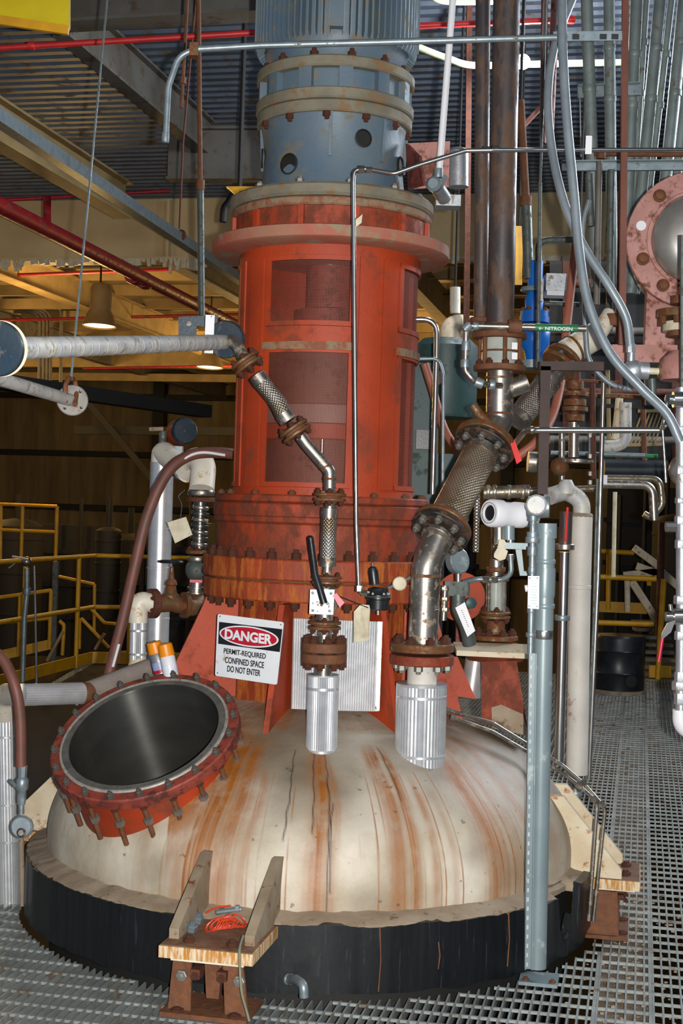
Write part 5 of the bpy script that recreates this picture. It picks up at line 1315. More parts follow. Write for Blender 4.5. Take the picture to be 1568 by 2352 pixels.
solo('eaves_beam', 'pale straight beam at the foot of the lit far roof', 'beam_tan', MB().box((P(-300, 868, 30) + P(1100, 868, 30)) / 2, (13, .1, .16), UP, BX), 'beam', None, False)
solo('runway_beam', 'black beam sloping across the dark hall below the long taped pipe', 'dark', MB().bar(PZ(-60, 868, 2.6), PZ(472, 945, 2.6), .16, .13), 'beam', None, False)
solo('lit_wall_band', 'far wall band behind the bell lamps, sodium light put into its colour', 'beam_tan', MB().box((P(-250, 790, 28.5) + P(600, 790, 28.5)) / 2, (12, .2, .95), UP, BX), 'wall panel', None, False)  # sodium light on the far wall top, put into a paler tan
ORD = ('leftmost', 'second from left', 'third from left', 'fourth from left', 'rightmost, set apart')
for i, x in enumerate((92, 101, 109, 117, 141)):
    solo('wall_conduit', 'dark conduit bending down the far wall under the taped pipe, ' + ORD[i], 'beam', MB().tube(fillet(PP((x - 60 if i < 4 else x - 20, 716 - i * 2, 24), (x, 716 - i * 2, 24), (x - 2, 905, 24)), .3), .03, 8), 'conduit', 'conduits on the far wall')
# bell lamps
def lamp(x, y, Y, s, label):
    t = thing('bell_lamp', label, 'lamp', P(x, y, Y), 'bell lamps in the hall')
    c = P(x, y, Y)
    m = MB().lathe([(.20, 0), (.205, .01), (.165, .13), (.13, .2), (.13, .46), (.11, .50), (.04, .53)], c, (.02, .05, 1), 32); m.f = m.f[:-2]
    m.build('shade', M_['beam_tan'], t)
    MB().lathe([(.19, .015), (.001, .03)], c, (.02, .05, 1), 24).build('lens', M_['bulbw'], t)
    MB().cyl(c + UP * .5, V((c.x, c.y, 4.93)), .012, n=8).build('hanger', M_['dark'], t)
lamp(228, 750, 17, 1, 'larger tan bell lamp hanging beside the slanting cable')
lamp(481, 845, 21, 1, 'farther bell lamp hanging behind the right end of the taped pipe')
# hanging rods and conduit near the upper left
t = thing('hanger_rod', 'long rusty grey rod with coupling hanging down to the taped pipe bracket', 'rod', P(462, 735, 7))
MB().tube(PP((455, -40, 7), (460, 430, 7)), S(5.5, 7), 12).build('upper_rod', M_['rust'], t); MB().tube(PP((460, 420, 7), (463, 738, 7)), S(8, 7), 12).build('lower_rod', M_['greydark'], t)
collar(t, P(460, 425, 7), UP, S(10, 7), .05, 'rust', 'coupling')
t = thing('hanger_rod', 'shorter orange rusty rod with a nut, ending beside the bent grey conduit', 'rod', P(416, 250, 6.5))
MB().tube(PP((432, -40, 6.5), (422, 150, 6.5), (416, 248, 6.5)), S(4, 6.5), 10).build('rod', M_['rust'], t); collar(t, P(420, 185, 6.5), UP, S(8, 6.5), .03, 'rust', 'nut', 6)
solo('hanger_rod', 'thin dark rusty rod between the orange rod and the long grey rod', 'rust_dark', MB().tube(PP((452, -30, 8), (420, 330, 8), (412, 525, 8)), S(2.5, 8), 8), 'rod')
solo('clevis_hanger', 'small dark clevis clamp on the bright box beam', 'rust_dark', MB().lathe([(.04, -.02), (.05, 0), (.04, .02)], P(415, 540, 12.2), BY, 14), 'clamp')
t = thing('bent_conduit', 'pale grey conduit bent down in a hook at left, running right across the gearbox', 'conduit', P(380, 325, 4.9))
MB().tube(fillet(PP((380, 328, 4.9), (386, 200, 4.9), (410, 130, 4.9), (446, 113, 4.9), (600, 104, 4.9), (1278, 86, 4.9)), .12), S(7.5, 4.9), 16).build('conduit', M_['galv'], t)
collar(t, P(380, 315, 4.9), UP, S(9, 4.9), .03, 'galv', 'end_bush'); MB().box(P(446, 116, 4.9), (.03, .04, .045)).build('clamp', M_['rust_flange'], t)
t = thing('strut_rail', 'slotted strut rail continuing the crossing conduit to the right', 'rail', P(1350, 80, 4.95))
MB().bar(P(1270, 84, 4.98), P(1428, 82, 4.98), .004, .034).build('rail', M_['galv'], t, False)
for x in (1290, 1322, 1385, 1412): MB().box(P(x, 84, 4.974), (.024, .003, .018)).build('slot', M_['signk'], t)

# yellow handrails on the platform at left
def rail(name, label, bars_, r, cat='handrail', toe=None, mat='yellow'):
    t = thing(name, label, cat, bars_[0][0]);
    for q in bars_: MB().tube(fillet(q, .05), r, 10).build('post' if abs((q[1] - q[0]).normalized().z) > .9 else 'rail', M_[mat], t)
    if toe:
        for a, b in toe: MB().bar(a, b, .012, .11).build('toe_board', M_[mat], t, False)
    return t
C1 = P(215, 1395, 14.05); C1 = V((C1.x, C1.y, 0)); L0 = P(-40, 1433, 11.6); L0 = V((L0.x, L0.y, 0)); R1_ = P(520, 1395, 14.3); R1_ = V((R1_.x, R1_.y, 0))
def up(p, z): return V((p.x, p.y, z))
br = [[up(L0, 1.07), up(C1, 1.07), up(R1_, 1.07)], [up(L0, .56), up(C1, .56), up(R1_, .56)]]
pst = L0.lerp(C1, .83); br += [[up(pst, 0), up(pst, 1.07)]]
for f in (.02, .33): p = L0.lerp(C1, f); br += [[up(p, 0), up(p, 1.07)]]
for f in (.27, .8): p = C1.lerp(R1_, f); br += [[up(p, 0), up(p, 1.07)]]
rail('handrail', 'near yellow handrail with toe board at the left platform edge, with a corner', br, .022, toe=[(up(L0, .06), up(C1, .06)), (up(C1, .06), up(R1_, .06))])
rail('handrail', 'second yellow handrail, lower and farther, left behind the near handrail', [PP((42, 1505, 16), (46, 1368, 16)), PP((113, 1488, 16), (117, 1356, 16)), PP((-20, 1375, 16), (118, 1356, 16)), PP((-20, 1432, 16), (115, 1420, 16))], .022, toe=[(P(-20, 1510, 16), P(115, 1480, 16))])
rail('handrail', 'high yellow handrail frame standing against the dark at the far left', [PP((2, 1160, 18), (0, 1290, 18)), PP((52, 1160, 18), (48, 1285, 18)), PP((131, 1163, 18), (127, 1290, 18)), PP((-20, 1157, 18), (131, 1163, 18)), PP((-20, 1216, 18), (129, 1222, 18))], .024)
rail('stair_rail', 'yellow bent stair rails going down beyond the platform corner', [PP((208, 1398, 16), (240, 1431, 16), (272, 1434, 16)), PP((186, 1420, 16), (250, 1488, 16)), PP((136, 1426, 15), (147, 1436, 15), (143, 1505, 15)), PP((217, 1342, 17), (216, 1450, 17)), PP((135, 1324, 17), (217, 1342, 17)), PP((183, 1420, 16), (182, 1490, 16))], .02, 'stair rail')
rail('stair_rail', 'tan crossing rods low behind the yellow platform corner', [PP((108, 1518, 14.6), (146, 1448, 14.6)), PP((240, 1455, 15), (218, 1492, 15))], .018, 'stair rail', mat='beam_tan')
t = thing('valve_standpipe', 'thin grey standpipe topped by a small steel valve among the yellow rails at left', 'pipe', P(52, 1560, 12.0))
MB().tube(PP((52, 1565, 12.0), (56, 1420, 12.0), (62, 1360, 12.0), (62, 1305, 12.0)), S(6, 12.0), 14).build('pipe', M_['galv'], t)
MB().ball(P(61, 1290, 12.0), S(12, 12.0), 14, 8).build('valve_body', M_['ss'], t); MB().bar(P(28, 1278, 11.95), P(66, 1285, 11.95), .02, .015).build('lever', M_['ss'], t); MB().bar(P(20, 1305, 12.5), P(42, 1288, 12.5), .01, .01).build('stem', M_['ss'], t)
collar(t, P(62, 1358, 12.0), UP, S(9, 12.0), .06, 'galv')
solo('thin_standpipe', 'very thin bright tube beside the small valve standpipe at left', 'ss_clean', MB().tube(PP((85, 1590, 11.75), (81, 1380, 11.75), (79, 1300, 11.75)), S(2.6, 11.75), 8), 'tube')
solo('grey_column', 'blue-grey steel column far behind the left handrails', 'greydark', MB().bar(P(122, 1530, 17), P(128, 1290, 17), .06, .06, (0, 1, 0)), 'column', None, False)
# dark floor plate behind the manway
p4 = [V((-2.48, 7.0, .004)), V((-.9, 7.3, .004)), V((-.55, 14.0, .004)), V((-2.4, 14.0, .004))]
MB().prism(p4, UP, .006).build('deck_plate', pm('dark_deck_plate', '#14171a', '#1b1e21', 4, .9, 0, bump=.2, spec=.15), fl, False)
# far-hall machinery; the lack of light is put into its near-black colour
k = 0
MLB = ('tall unlit tank at the far left, tallest of the dark machines', 'broad unlit cabinet right of the tallest dark tank', 'unlit tank behind the near yellow handrail corner', 'broad unlit cabinet behind the white elbow at left', 'small unlit tank behind the yellow rail post', 'unlit cabinet behind the wide braided hose', 'unlit cabinet behind the right yellow handrails', 'unlit tank at the right edge behind the silver standpipe', 'unlit tank just right of the long thin polished tubes')
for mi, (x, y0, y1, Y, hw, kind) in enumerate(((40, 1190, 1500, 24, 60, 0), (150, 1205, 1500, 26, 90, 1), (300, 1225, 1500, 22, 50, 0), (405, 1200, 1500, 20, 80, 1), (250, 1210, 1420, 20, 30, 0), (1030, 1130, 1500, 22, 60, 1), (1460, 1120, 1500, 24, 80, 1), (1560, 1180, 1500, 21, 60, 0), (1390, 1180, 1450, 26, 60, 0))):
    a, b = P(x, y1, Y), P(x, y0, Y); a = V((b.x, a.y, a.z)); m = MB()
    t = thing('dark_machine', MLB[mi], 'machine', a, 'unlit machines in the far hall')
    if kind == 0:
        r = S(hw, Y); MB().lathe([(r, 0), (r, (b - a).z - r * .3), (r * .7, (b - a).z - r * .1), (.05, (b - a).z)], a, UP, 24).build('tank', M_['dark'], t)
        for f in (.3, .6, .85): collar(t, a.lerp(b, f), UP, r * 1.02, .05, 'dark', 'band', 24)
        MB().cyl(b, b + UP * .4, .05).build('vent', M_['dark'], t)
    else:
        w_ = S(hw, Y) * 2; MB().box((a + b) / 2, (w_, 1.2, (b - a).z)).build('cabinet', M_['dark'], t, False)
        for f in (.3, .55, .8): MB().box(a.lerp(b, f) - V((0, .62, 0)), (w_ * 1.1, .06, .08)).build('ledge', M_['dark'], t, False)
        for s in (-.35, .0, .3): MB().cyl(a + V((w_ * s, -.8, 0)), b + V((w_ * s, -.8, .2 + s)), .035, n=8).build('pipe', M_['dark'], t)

# ================================================================== UPPER RIGHT
t = thing('pale_conduit', 'white slanting conduit from the top edge down to the junction box', 'conduit', P(1005, 400, 5.55))
MB().tube(PP((1042, -30, 5.5), (1008, 395, 5.55)), S(8, 5.5), 18).build('conduit', M_['tagw'], t); collar(t, P(1006, 398, 5.55), UP, S(11, 5.5), .035, 'galv')
MB().lathe([(.02, -.02), (.03, 0), (.03, .02), (.02, .03)], P(998, 425, 5.5), (-.3, -1, 0), 18).build('end_fitting', M_['galv'], t)
t = thing('pale_green_conduit', 'pale green conduit with a lit fitting, running right behind the big brown pipes', 'conduit', P(1200, 148, 8.5))
MB().tube(smooth_curve(PP((900, 80, 8.5), (965, 110, 8.5), (1030, 135, 8.5), (1085, 150, 8.5), (1200, 148, 8.5), (1430, 143, 8.5))), S(8, 8.5), 14).build('conduit', M_['greenlamp'], t)
solo('pale_green_conduit', 'short pale green conduit at the very top, right of the motor', 'greenlamp', MB().tube(smooth_curve(PP((980, -20, 8.5), (1020, 3, 8.5), (1140, 4, 8.5))), S(7, 8.5), 12), 'conduit')
t = thing('lamp_fixture', 'glaring lamp half hidden behind the large dark vertical pipe', 'lamp', P(1205, 145, 8.4))
MB().ball(P(1200, 142, 8.35), .045, 16, 10).build('bulb', M_['bulb'], t)
light('POINT', 'lamp_light', P(1206, 142, 8.2), 130, (.93, .95, 1.0), .06)
t = thing('rusty_column', 'narrow rusty column behind the slim brown pipe, from ceiling down', 'column', P(1072, 480, 9))
MB().bar(P(1070, 820, 9), P(1078, -30, 9), .035, .05, (0, 1, 0)).build('column', M_['rust_dark'], t, False)
for i, (x0, x1, r, y1) in enumerate(((1251, 1246, 8, 330), (1276, 1262, 10, 300))):
    solo('pinkish_pipe', ('left' if i == 0 else 'right') + ' one of two pinkish vertical pipes behind the grey hoses at top', 'pink', MB().tube(PP((x0, -30, 7.5), (x1, y1, 7.5)), S(r, 7.5), 16), 'pipe')
solo('angle_brace', 'pinkish brown slanting brace between the dark pipe and the grey hoses', 'pink', MB().bar(P(1192, 300, 7.8), P(1262, 225, 7.8), .02, .08, (0, 1, 0)), 'brace', None, False)
t = thing('rusty_pipe', 'rusty hanging pipe with blue-grey lower part, right behind the large dark pipe', 'pipe', P(1212, 620, 7.2))
MB().tube(PP((1195, 230, 7.2), (1207, 450, 7.2)), S(9, 7.2), 16).build('upper_pipe', M_['rust'], t); MB().tube(PP((1208, 470, 7.2), (1214, 640, 7.2)), S(12, 7.2), 18).build('lower_pipe', M_['greydark'], t); collar(t, P(1207, 462, 7.2), UP, S(14, 7.2), .05, 'rust')
solo('tall_rod', 'thin grey vertical rod in front of the blue valve', 'greydark', MB().tube(PP((1240, 420, 6.0), (1235, 845, 6.0)), S(4.5, 6), 12), 'rod')
solo('elbow_pipe', 'short horizontal dark steel pipe with elbow, above the blue valve', 'greydark', MB().tube(fillet(PP((1236, 600, 7), (1236, 552, 7), (1318, 550, 7)), .1), S(8, 7), 14), 'pipe')
solo('yellow_post', 'yellow vertical bar seen between dark pipe and blue valve', 'yellow', MB().bar(P(1190, 655, 10), P(1192, 520, 10), .05, .03, (0, 1, 0)), 'post', None, False)
# grey flexible conduits
def flex(label, pts, hw, Y):
    t = thing('flexible_conduit', label, 'conduit', P(*pts[-1])); q = smooth_curve(PP(*pts), 14); m = MB(); m.tube(q, S(hw, Y), 20).build('sheath', M_['hose_grey'], t); return t
f1 = flex('grey flexible conduit, left of two hanging in front, ending at the silver fitting', ((1325, -30, 5.1), (1275, 100, 5.05), (1258, 220, 5.0), (1268, 350, 4.95), (1300, 480, 4.9), (1348, 580, 4.88), (1400, 660, 4.86), (1437, 730, 4.86), (1447, 795, 4.86)), 10, 4.95)
f2 = flex('grey flexible conduit, right of two, crossing down to the right edge', ((1290, -30, 4.95), (1292, 120, 4.9), (1302, 280, 4.86), (1318, 450, 4.84), (1330, 580, 4.82), (1352, 700, 4.8), (1400, 810, 4.78), (1470, 890, 4.76), (1530, 950, 4.76), (1562, 1015, 4.76)), 11, 4.85)
flex('thinner dark grey cable sagging from the right, behind the two hoses', ((1352, 460, 5.6), (1338, 520, 5.6), (1340, 640, 5.6), (1345, 760, 5.6), (1355, 830, 5.6), (1400, 880, 5.6), (1450, 895, 5.6)), 5.5, 5.6)
t = thing('conduit_fitting', 'bright cast silver fitting at the lower end of the left flexible conduit', 'fitting', P(1455, 850, 4.86))
collar(t, P(1448, 800, 4.86), UP, S(11, 4.86), .03, 'alu_dull', 'gland_nut', 8); collar(t, P(1449, 820, 4.86), UP, S(9, 4.86), .03, 'alu_dull', 'gland', 16)
MB().ball(P(1455, 852, 4.86), S(28, 4.86), 20, 12, (1, .8, .9)).build('body', M_['alu_dull'], t)
MB().tube(PP((1460, 850, 4.86), (1488, 852, 4.86)), S(20, 4.86), 20).build('branch', M_['alu_dull'], t); MB().tube(PP((1488, 852, 4.86), (1512, 853, 4.86)), S(8, 4.86), 14).build('nipple', M_['tagc'], t)
q = smooth_curve(PP((1427, 872, 4.8), (1428, 890, 4.8), (1434, 898, 4.8), (1440, 888, 4.8), (1441, 872, 4.8)), 5)
for p in q: MB().ball(p, .0022, 6, 4).build('chain_bead', M_['ss_clean'], t)
# bundle of grey conduits
for i, (x0, x1, y1, hw, Y, zf) in enumerate(((1346, 1358, 330, 14, 6.6, 'with saw-tooth hangers, leftmost'), (1398, 1402, 345, 13, 6.6, 'second from left'), (1463, 1446, 345, 14, 6.8, 'just right of the rusty pole'), (1486, 1462, 345, 7, 6.9, 'thin one, fourth from left'),
                                      (1518, 1482, 345, 14, 6.8, 'fifth from left'), (1545, 1502, 345, 8, 6.9, 'thin one, sixth from left'), (1573, 1535, 345, 14, 6.8, 'at the right edge, rusty stained'), (1600, 1560, 345, 12, 6.9, 'at the upper right corner'))):
    t = thing('bundle_conduit', 'vertical grey conduit in the upper right bundle, ' + zf, 'conduit', P(x1, y1, Y), 'upper right conduit bundle')
    ext = 330; x2 = x1 + (x1 - x0) * ext / y1
    MB().tube(PP((x0, -30, Y), (x1, y1, Y), (x2, y1 + ext, Y)), S(hw, Y), 18).build('conduit', M_['bundle'], t)
    for f in (.28, .62): collar(t, P(x0, 0, Y).lerp(P(x1, y1, Y), f + .04 * (i % 3)), UP, S(hw + 1.5, Y), .03, 'bundle', 'coupling', 18)
for i, (x0, y0, x1, y1, h, Y, lbl) in enumerate(((1290, 382, 1600, 380, 11, 6.4, 'blue-grey channel crossing below the conduit bundle'), (1326, 212, 1470, 205, 14, 6.75, 'grey channel bracket behind the conduit bundle'))):
    t = thing('support_channel', lbl, 'channel', P(x0, y0, Y)); m = MB().bar(P(x0, y0, Y), P(x1, y1, Y), .02, S(h * 2, Y), UP); m.build('channel', M_['galv'], t, False)
    MB().bar(P(x0, y0 - h, Y - .02), P(x1, y1 - h, Y - .02), .04, .004, UP).build('lip', M_['greypaint'], t, False)
solo('frame_angle', 'thin pale steel angle standing left of the conduit bundle', 'alu_dull', MB().bar(P(1331, 210, 6.7), P(1334, 360, 6.7), .006, .006, (0, 1, 0)), 'angle', None, False)
t = thing('rusty_rail', 'brown rusty horizontal pipe right behind the thin bright tube', 'pipe', P(1500, 352, 6.5)); MB().tube(PP((1365, 352, 6.5), (1600, 354, 6.5)), S(7, 6.5), 14).build('pipe', M_['rust'], t); MB().lathe([(.02, 0), (.02, .03)], P(1380, 365, 6.4), UP, 12).build('plug', M_['rust'], t)
solo('white_clip', 'small white clip plate on the thin bright tube, below the conduit bundle', 'tagw', MB().prism(PP((1345, 312, 5.1), (1359, 312, 5.1), (1358, 354, 5.1), (1343, 354, 5.1)), (0, 1, 0), .004), 'clip', None, False)
solo('rusty_pole', 'reddish brown straight pole from the top edge, in front of the conduit bundle', 'rustpole' if 'rustpole' in M_ else 'rust', MB().bar(P(1428, 792, 5.4), P(1436, -40, 5.4), .024, .02, (0, 1, 0)), 'pole', None, False)
for i, (x0, x1, y0, y1, hw, mat, lbl) in enumerate(((1376, 1370, 370, 700, 7, 'beam', 'dark stub pipe with pale cap below the grey channel'), (1404, 1398, 390, 760, 8, 'greydark', 'grey pipe between the dark stub pipe and the rusty pole'), (1425, 1418, 400, 780, 5, 'red_dark', 'dull red pipe close left of the rusty pole'), (1352, 1356, 400, 520, 9, 'greydark', 'grey curved pipe end below the silver channel'))):
    solo('back_pipe', lbl, mat, MB().tube(PP((x0, y0, 6.3), (x1, y1, 6.3)), S(hw, 6.3), 14), 'pipe')

# round vessel end with pink flange at the right edge
t = thing('flanged_cap', 'polished steel domed cap in a big pink-red bolted flange at the right edge', 'flange', P(1592, 550, 5.9))
pc = P(1597, 552, 5.7); pn = V((-.12, -.99, .0)).normalized()
o = flange(t, pc, pn, S(158, 5.7), .04, 'pink'); x, y, z = frame(pn, (0, 0, 1))
MB().ring(pc + pn * .024, pn, S(112, 5.7), S(104, 5.7), .012, 60).build('raised_ring', M_['pink'], t)
for a in (98, 132, 168, 202, 236, 270, 62, 28):
    p = pc + (V((1, 0, 0)) * cos(radians(a)) + UP * sin(radians(a))) * S(130, 5.7) + pn * .02
    if a == 168: MB().lathe([(.02, 0), (.02, .004)], p, pn, 18).build('open_hole', M_['tagw'], t)
    else: MB().lathe([(.026, 0), (.026, .006), (.018, .012), (.018, .022), (.012, .026)], p, pn, 20).build('bolt', M_['rust'], t)
MB().lathe([(S(102, 5.7), -.0), (S(101, 5.7), .05), (S(94, 5.7), .075), (S(60, 5.7), .105), (S(25, 5.7), .115), (.001, .117)], pc, pn, 60).build('domed_cap', M_['captop'], t)
MB().lathe([(S(120, 5.7), -.5), (S(120, 5.7), -.02)], pc, pn, 40).build('vessel_body', M_['galv'], t)
t = thing('cap_support', 'pink-red support leg under the big flanged cap', 'support', P(1510, 800, 5.75))
MB().prism(PP((1484, 650, 5.8), (1550, 650, 5.8), (1545, 800, 5.8), (1478, 800, 5.8)), (0, 1, 0), .04).build('leg', M_['pink'], t)
MB().bar(P(1402, 812, 5.55), P(1600, 814, 5.55), .03, S(40, 5.55), UP).build('channel', M_['pink'], t, False)
t = thing('stained_valve', 'large stained bolted valve with pale gasket band, below the flanged cap at right edge', 'valve', P(1560, 900, 5.4))
yv = 5.35
for y, r, h, m_ in ((722, 62, .028, 'rust_flange'), (752, 50, .035, 'tagc'), (768, 40, .02, 'rust'), (690, 30, .03, 'rust')): MB().lathe([(S(r, yv), -h / 2), (S(r, yv), h / 2)], P(1572, y, yv), UP, 36).build('flange', M_[m_], t)
bolts(t, P(1572, 738, yv), UP, S(54, yv), 8, .014, .03, 'rust', .3)
MB().lathe([(S(58, yv), -.04), (S(62, yv), .0), (S(58, yv), .04), (S(40, yv), .07)], P(1575, 850, yv), UP, 32).build('body', M_['pink'], t)
MB().tube(PP((1512, 853, yv), (1560, 853, yv)), S(17, yv), 20).build('side_boss', M_['rust_flange'], t); MB().tube(PP((1497, 870, 5.3), (1500, 925, 5.3)), S(9, 5.3), 14).build('drain_pipe', M_['greydark'], t)

# ================================================================== RIGHT MIDDLE CLUSTER
t = thing('frame_bracket', 'dark brown steel angle frame right of the sight glass', 'frame', P(1250, 1130, 5.42))
MB().bar(P(1240, 841, 5.42), P(1385, 842, 5.42), .03, .034, UP).build('cross_bar', M_['frame_dark'], t, False); MB().bar(P(1252, 842, 5.42), P(1245, 1135, 5.42), .038, .03, (0, 1, 0)).build('upright', M_['frame_dark'], t, False)
t = thing('bright_branch', 'bright horizontal tube with bent left end, ending at the right silver tubing', 'tube', P(1350, 988, 5.3))
MB().tube(fillet(PP((1180, 1022, 5.5), (1205, 990, 5.42), (1225, 988, 5.38), (1522, 988, 5.3)), .04), S(7, 5.35), 18).build('tube', M_['ss_clean'], t)
collar(t, P(1222, 988, 5.38), (1, 0, 0), S(9, 5.35), .015, 'ss_clean', 'weld_ring')
t = thing('silver_standpipe', 'silver pipe column with unions and two lever valves along the right edge', 'pipe', P(1562, 1690, 5.0))
MB().tube(PP((1565, 890, 5.0), (1565, 1450, 5.0), (1563, 1640, 5.0)), S(13, 5), 20).build('pipe', M_['alu_dull'], t)
MB().tube(PP((1566, 540, 5.0), (1566, 892, 5.0)), S(5, 5), 14).build('upper_pipe', M_['greydark'], t)
for y, r, l in ((1195, 16, .03), (1150, 15, .02), (1250, 15, .03), (1378, 18, .03), (1460, 16, .03), (1556, 16, .04), (1575, 22, .03), (1605, 17, .04), (1080, 15, .03), (985, 14, .02)): collar(t, P(1564, y, 5), UP, S(r, 5), l, 'alu_dull', 'union', 8)
MB().tube(fillet(PP((1562, 1630, 5), (1562, 1668, 5), (1600, 1690, 5)), .05), S(18, 5), 22).build('white_elbow', M_['tagw'], t)
for y, l0 in ((918, 0), (1416, 1)):
    vb_ = MB(); vb_.tube(PP((1528, y, 4.98), (1575, y, 4.98)), S(11, 5), 16); vb_.tube(PP((1545, y, 4.98), (1580, y, 4.98)), S(19, 5), 12); vb_.build('valve_body', M_['ss_clean'], t)
MB().tube(smooth_curve(PP((1535, 905, 4.94), (1530, 930, 4.92), (1524, 970, 4.92), (1520, 985, 4.94))), S(5, 5), 10).build('lever', M_['ss_clean'], t)
MB().tube(smooth_curve(PP((1545, 955, 4.94), (1538, 970, 4.92), (1522, 985, 4.94))), S(3, 5), 8).build('lever_fork', M_['ss_clean'], t)
MB().tube(PP((1521, 985, 4.94), (1525, 1040, 4.94), (1529, 1108, 4.94)), S(3.4, 5), 10).build('drain_tube', M_['ss_clean'], t)
MB().prism(PP((1532, 1430, 4.93), (1550, 1425, 4.93), (1540, 1452, 4.93), (1524, 1465, 4.93), (1517, 1468, 4.93), (1519, 1455, 4.93)), (0, 1, 0), .008).build('lever', M_['ss_clean'], t)
MB().tube(PP((1521, 1465, 4.93), (1512, 1520, 4.93)), S(4, 5), 10).build('pink_grip', M_['pinktag'], t)
MB().tube(PP((1540, 1402, 4.98), (1538, 1388, 4.98)), S(5, 5), 10).build('stem', M_['ss_clean'], t)
MB().ball(P(1562, 1080, 5.06), S(34, 5.06), 24, 14, (.8, .6, 1)).build('round_gauge_back', M_['ss'], t)
MB().tube(PP((1528, 1210, 4.98), (1552, 1210, 4.98)), S(12, 5), 8).build('hex_plug', M_['ss_clean'], t)

# bent bright pipes and green machine behind the stand
for pts, r, lbl in ((((930, 734, 6.4), (1003, 733, 6.4), (1002, 820, 6.4), (993, 1135, 6.4)), 6.5, 'larger bent bright pipe right behind the red stand'), (((925, 826, 6.3), (1008, 823, 6.3), (1018, 860, 6.3), (1016, 1140, 6.3)), 4, 'thinner dull bent pipe in front of the green machine')):
    solo('bent_pipe', lbl, 'ss_clean' if r > 5 else 'galv', MB().tube(fillet(PP(*pts), .07), S(r, 6.4), 14), 'pipe')
t = thing('green_machine', 'dark green machine housing behind the right side of the red stand', 'machine', P(990, 1140, 7.6))
MB().lathe([(.16, 0), (.17, .02), (.17, .38), (.13, .42)], P(1020, 960, 7.6), UP, 30).build('round_housing', M_['teal'], t)
MB().box(P(968, 990, 7.6), (.16, .3, .70)).build('tall_housing', M_['teal'], t, False); MB().box(P(1000, 1120, 7.6), (.34, .4, .35)).build('base_housing', M_['teal'], t, False)
MB().ball(P(1010, 870, 7.5), .07, 18, 10, (1, 1, 1.4)).build('cream_cover', M_['cream'], t); MB().box(P(970, 1010, 7.4), (.07, .05, .1)).build('box', M_['blackpl'], t)
t = thing('lagged_elbow', 'pale tan lagged pipe with large elbow behind the slim brown pipe', 'pipe', P(1045, 800, 9.2))
MB().tube(PP((1045, 660, 9.2), (1045, 720, 9.2)), S(12, 9.2), 16).build('pipe', M_['white'], t); MB().tube(fillet(PP((1085, 752, 9.2), (1035, 745, 9.2), (1032, 840, 9.2)), .15), S(26, 9.2), 20).build('lagging_elbow', M_['cream'], t)
collar(t, P(1034, 800, 9.2), UP, S(28, 9.2), .03, 'white', 'band')
for i, (pts, lbl) in enumerate(((((975, 835, 6.8), (995, 900, 6.8), (1020, 985, 6.7), (1062, 1050, 6.6)), 'left stretch of the orange-brown hose, disappearing behind the wide braided hose'), (((1322, 560, 6.4), (1312, 650, 6.4), (1300, 760, 6.35), (1290, 860, 6.3), (1270, 950, 6.2), (1235, 1010, 6.1), (1190, 1048, 6.1)), 'right stretch of the orange-brown hose, right of the blue valve'))):
    t = thing('brown_hose', lbl, 'hose', P(*pts[-1])); MB().tube(smooth_curve(PP(*pts), 8), S(10, 6.4), 16).build('hose', M_['hose2'], t)
# blue valve
t = thing('blue_valve', 'bright blue valve with tall cylinder stem cover behind the nitrogen line', 'valve', P(1228, 850, 7.2)); yb_ = 7.2
MB().tube(PP((1228, 662, yb_), (1230, 600, yb_)), S(17, yb_), 24).build('stem_cover', M_['bluev'], t)
MB().lathe([(S(30, yb_), -.01), (S(32, yb_), 0), (S(30, yb_), .012)], P(1227, 666, yb_), UP, 28).build('yoke_plate', M_['greypaint'], t)
MB().lathe([(S(14, yb_), 0), (S(22, yb_), -.05), (S(20, yb_), -.10)], P(1227, 668, yb_), UP, 20).build('yoke', M_['bluev'], t)
for y, r, h in ((722, 32, .03), (735, 34, .03)): MB().lathe([(S(r, yb_), -h / 2), (S(r, yb_), h / 2)], P(1227, y, yb_), UP, 28).build('flange', M_['bluev'], t)
bolts(t, P(1227, 712, yb_), UP, S(27, yb_), 8, .013, .012, 'rust', .2)
MB().lathe([(S(18, yb_), -.19), (S(22, yb_), -.14), (S(34, yb_), -.10), (S(36, yb_), -.04), (S(26, yb_), 0)], P(1228, 745, yb_), UP, 28).build('valve_body', M_['bluev'], t)
MB().lathe([(S(34, yb_), -.02), (S(34, yb_), .02)], P(1222, 838, yb_), UP, 24).build('lower_flange', M_['greypaint'], t)
t = thing('valve_actuator', 'small grey-white box actuator to the right of the blue valve', 'actuator', P(1275, 690, 7.1))
MB().box(P(1275, 652, 7.1), (.11, .12, .085)).build('upper_box', M_['alu_dull'], t); MB().box(P(1275, 675, 7.1), (.10, .1, .03)).build('lower_box', M_['tagw'], t); MB().box(P(1241, 668, 7.08), (.02, .05, .11)).build('bracket', M_['wrap'], t); MB().tube(PP((1250, 697, 7.15), (1330, 700, 7.15)), S(6, 7.15), 10).build('pipe', M_['greydark'], t)
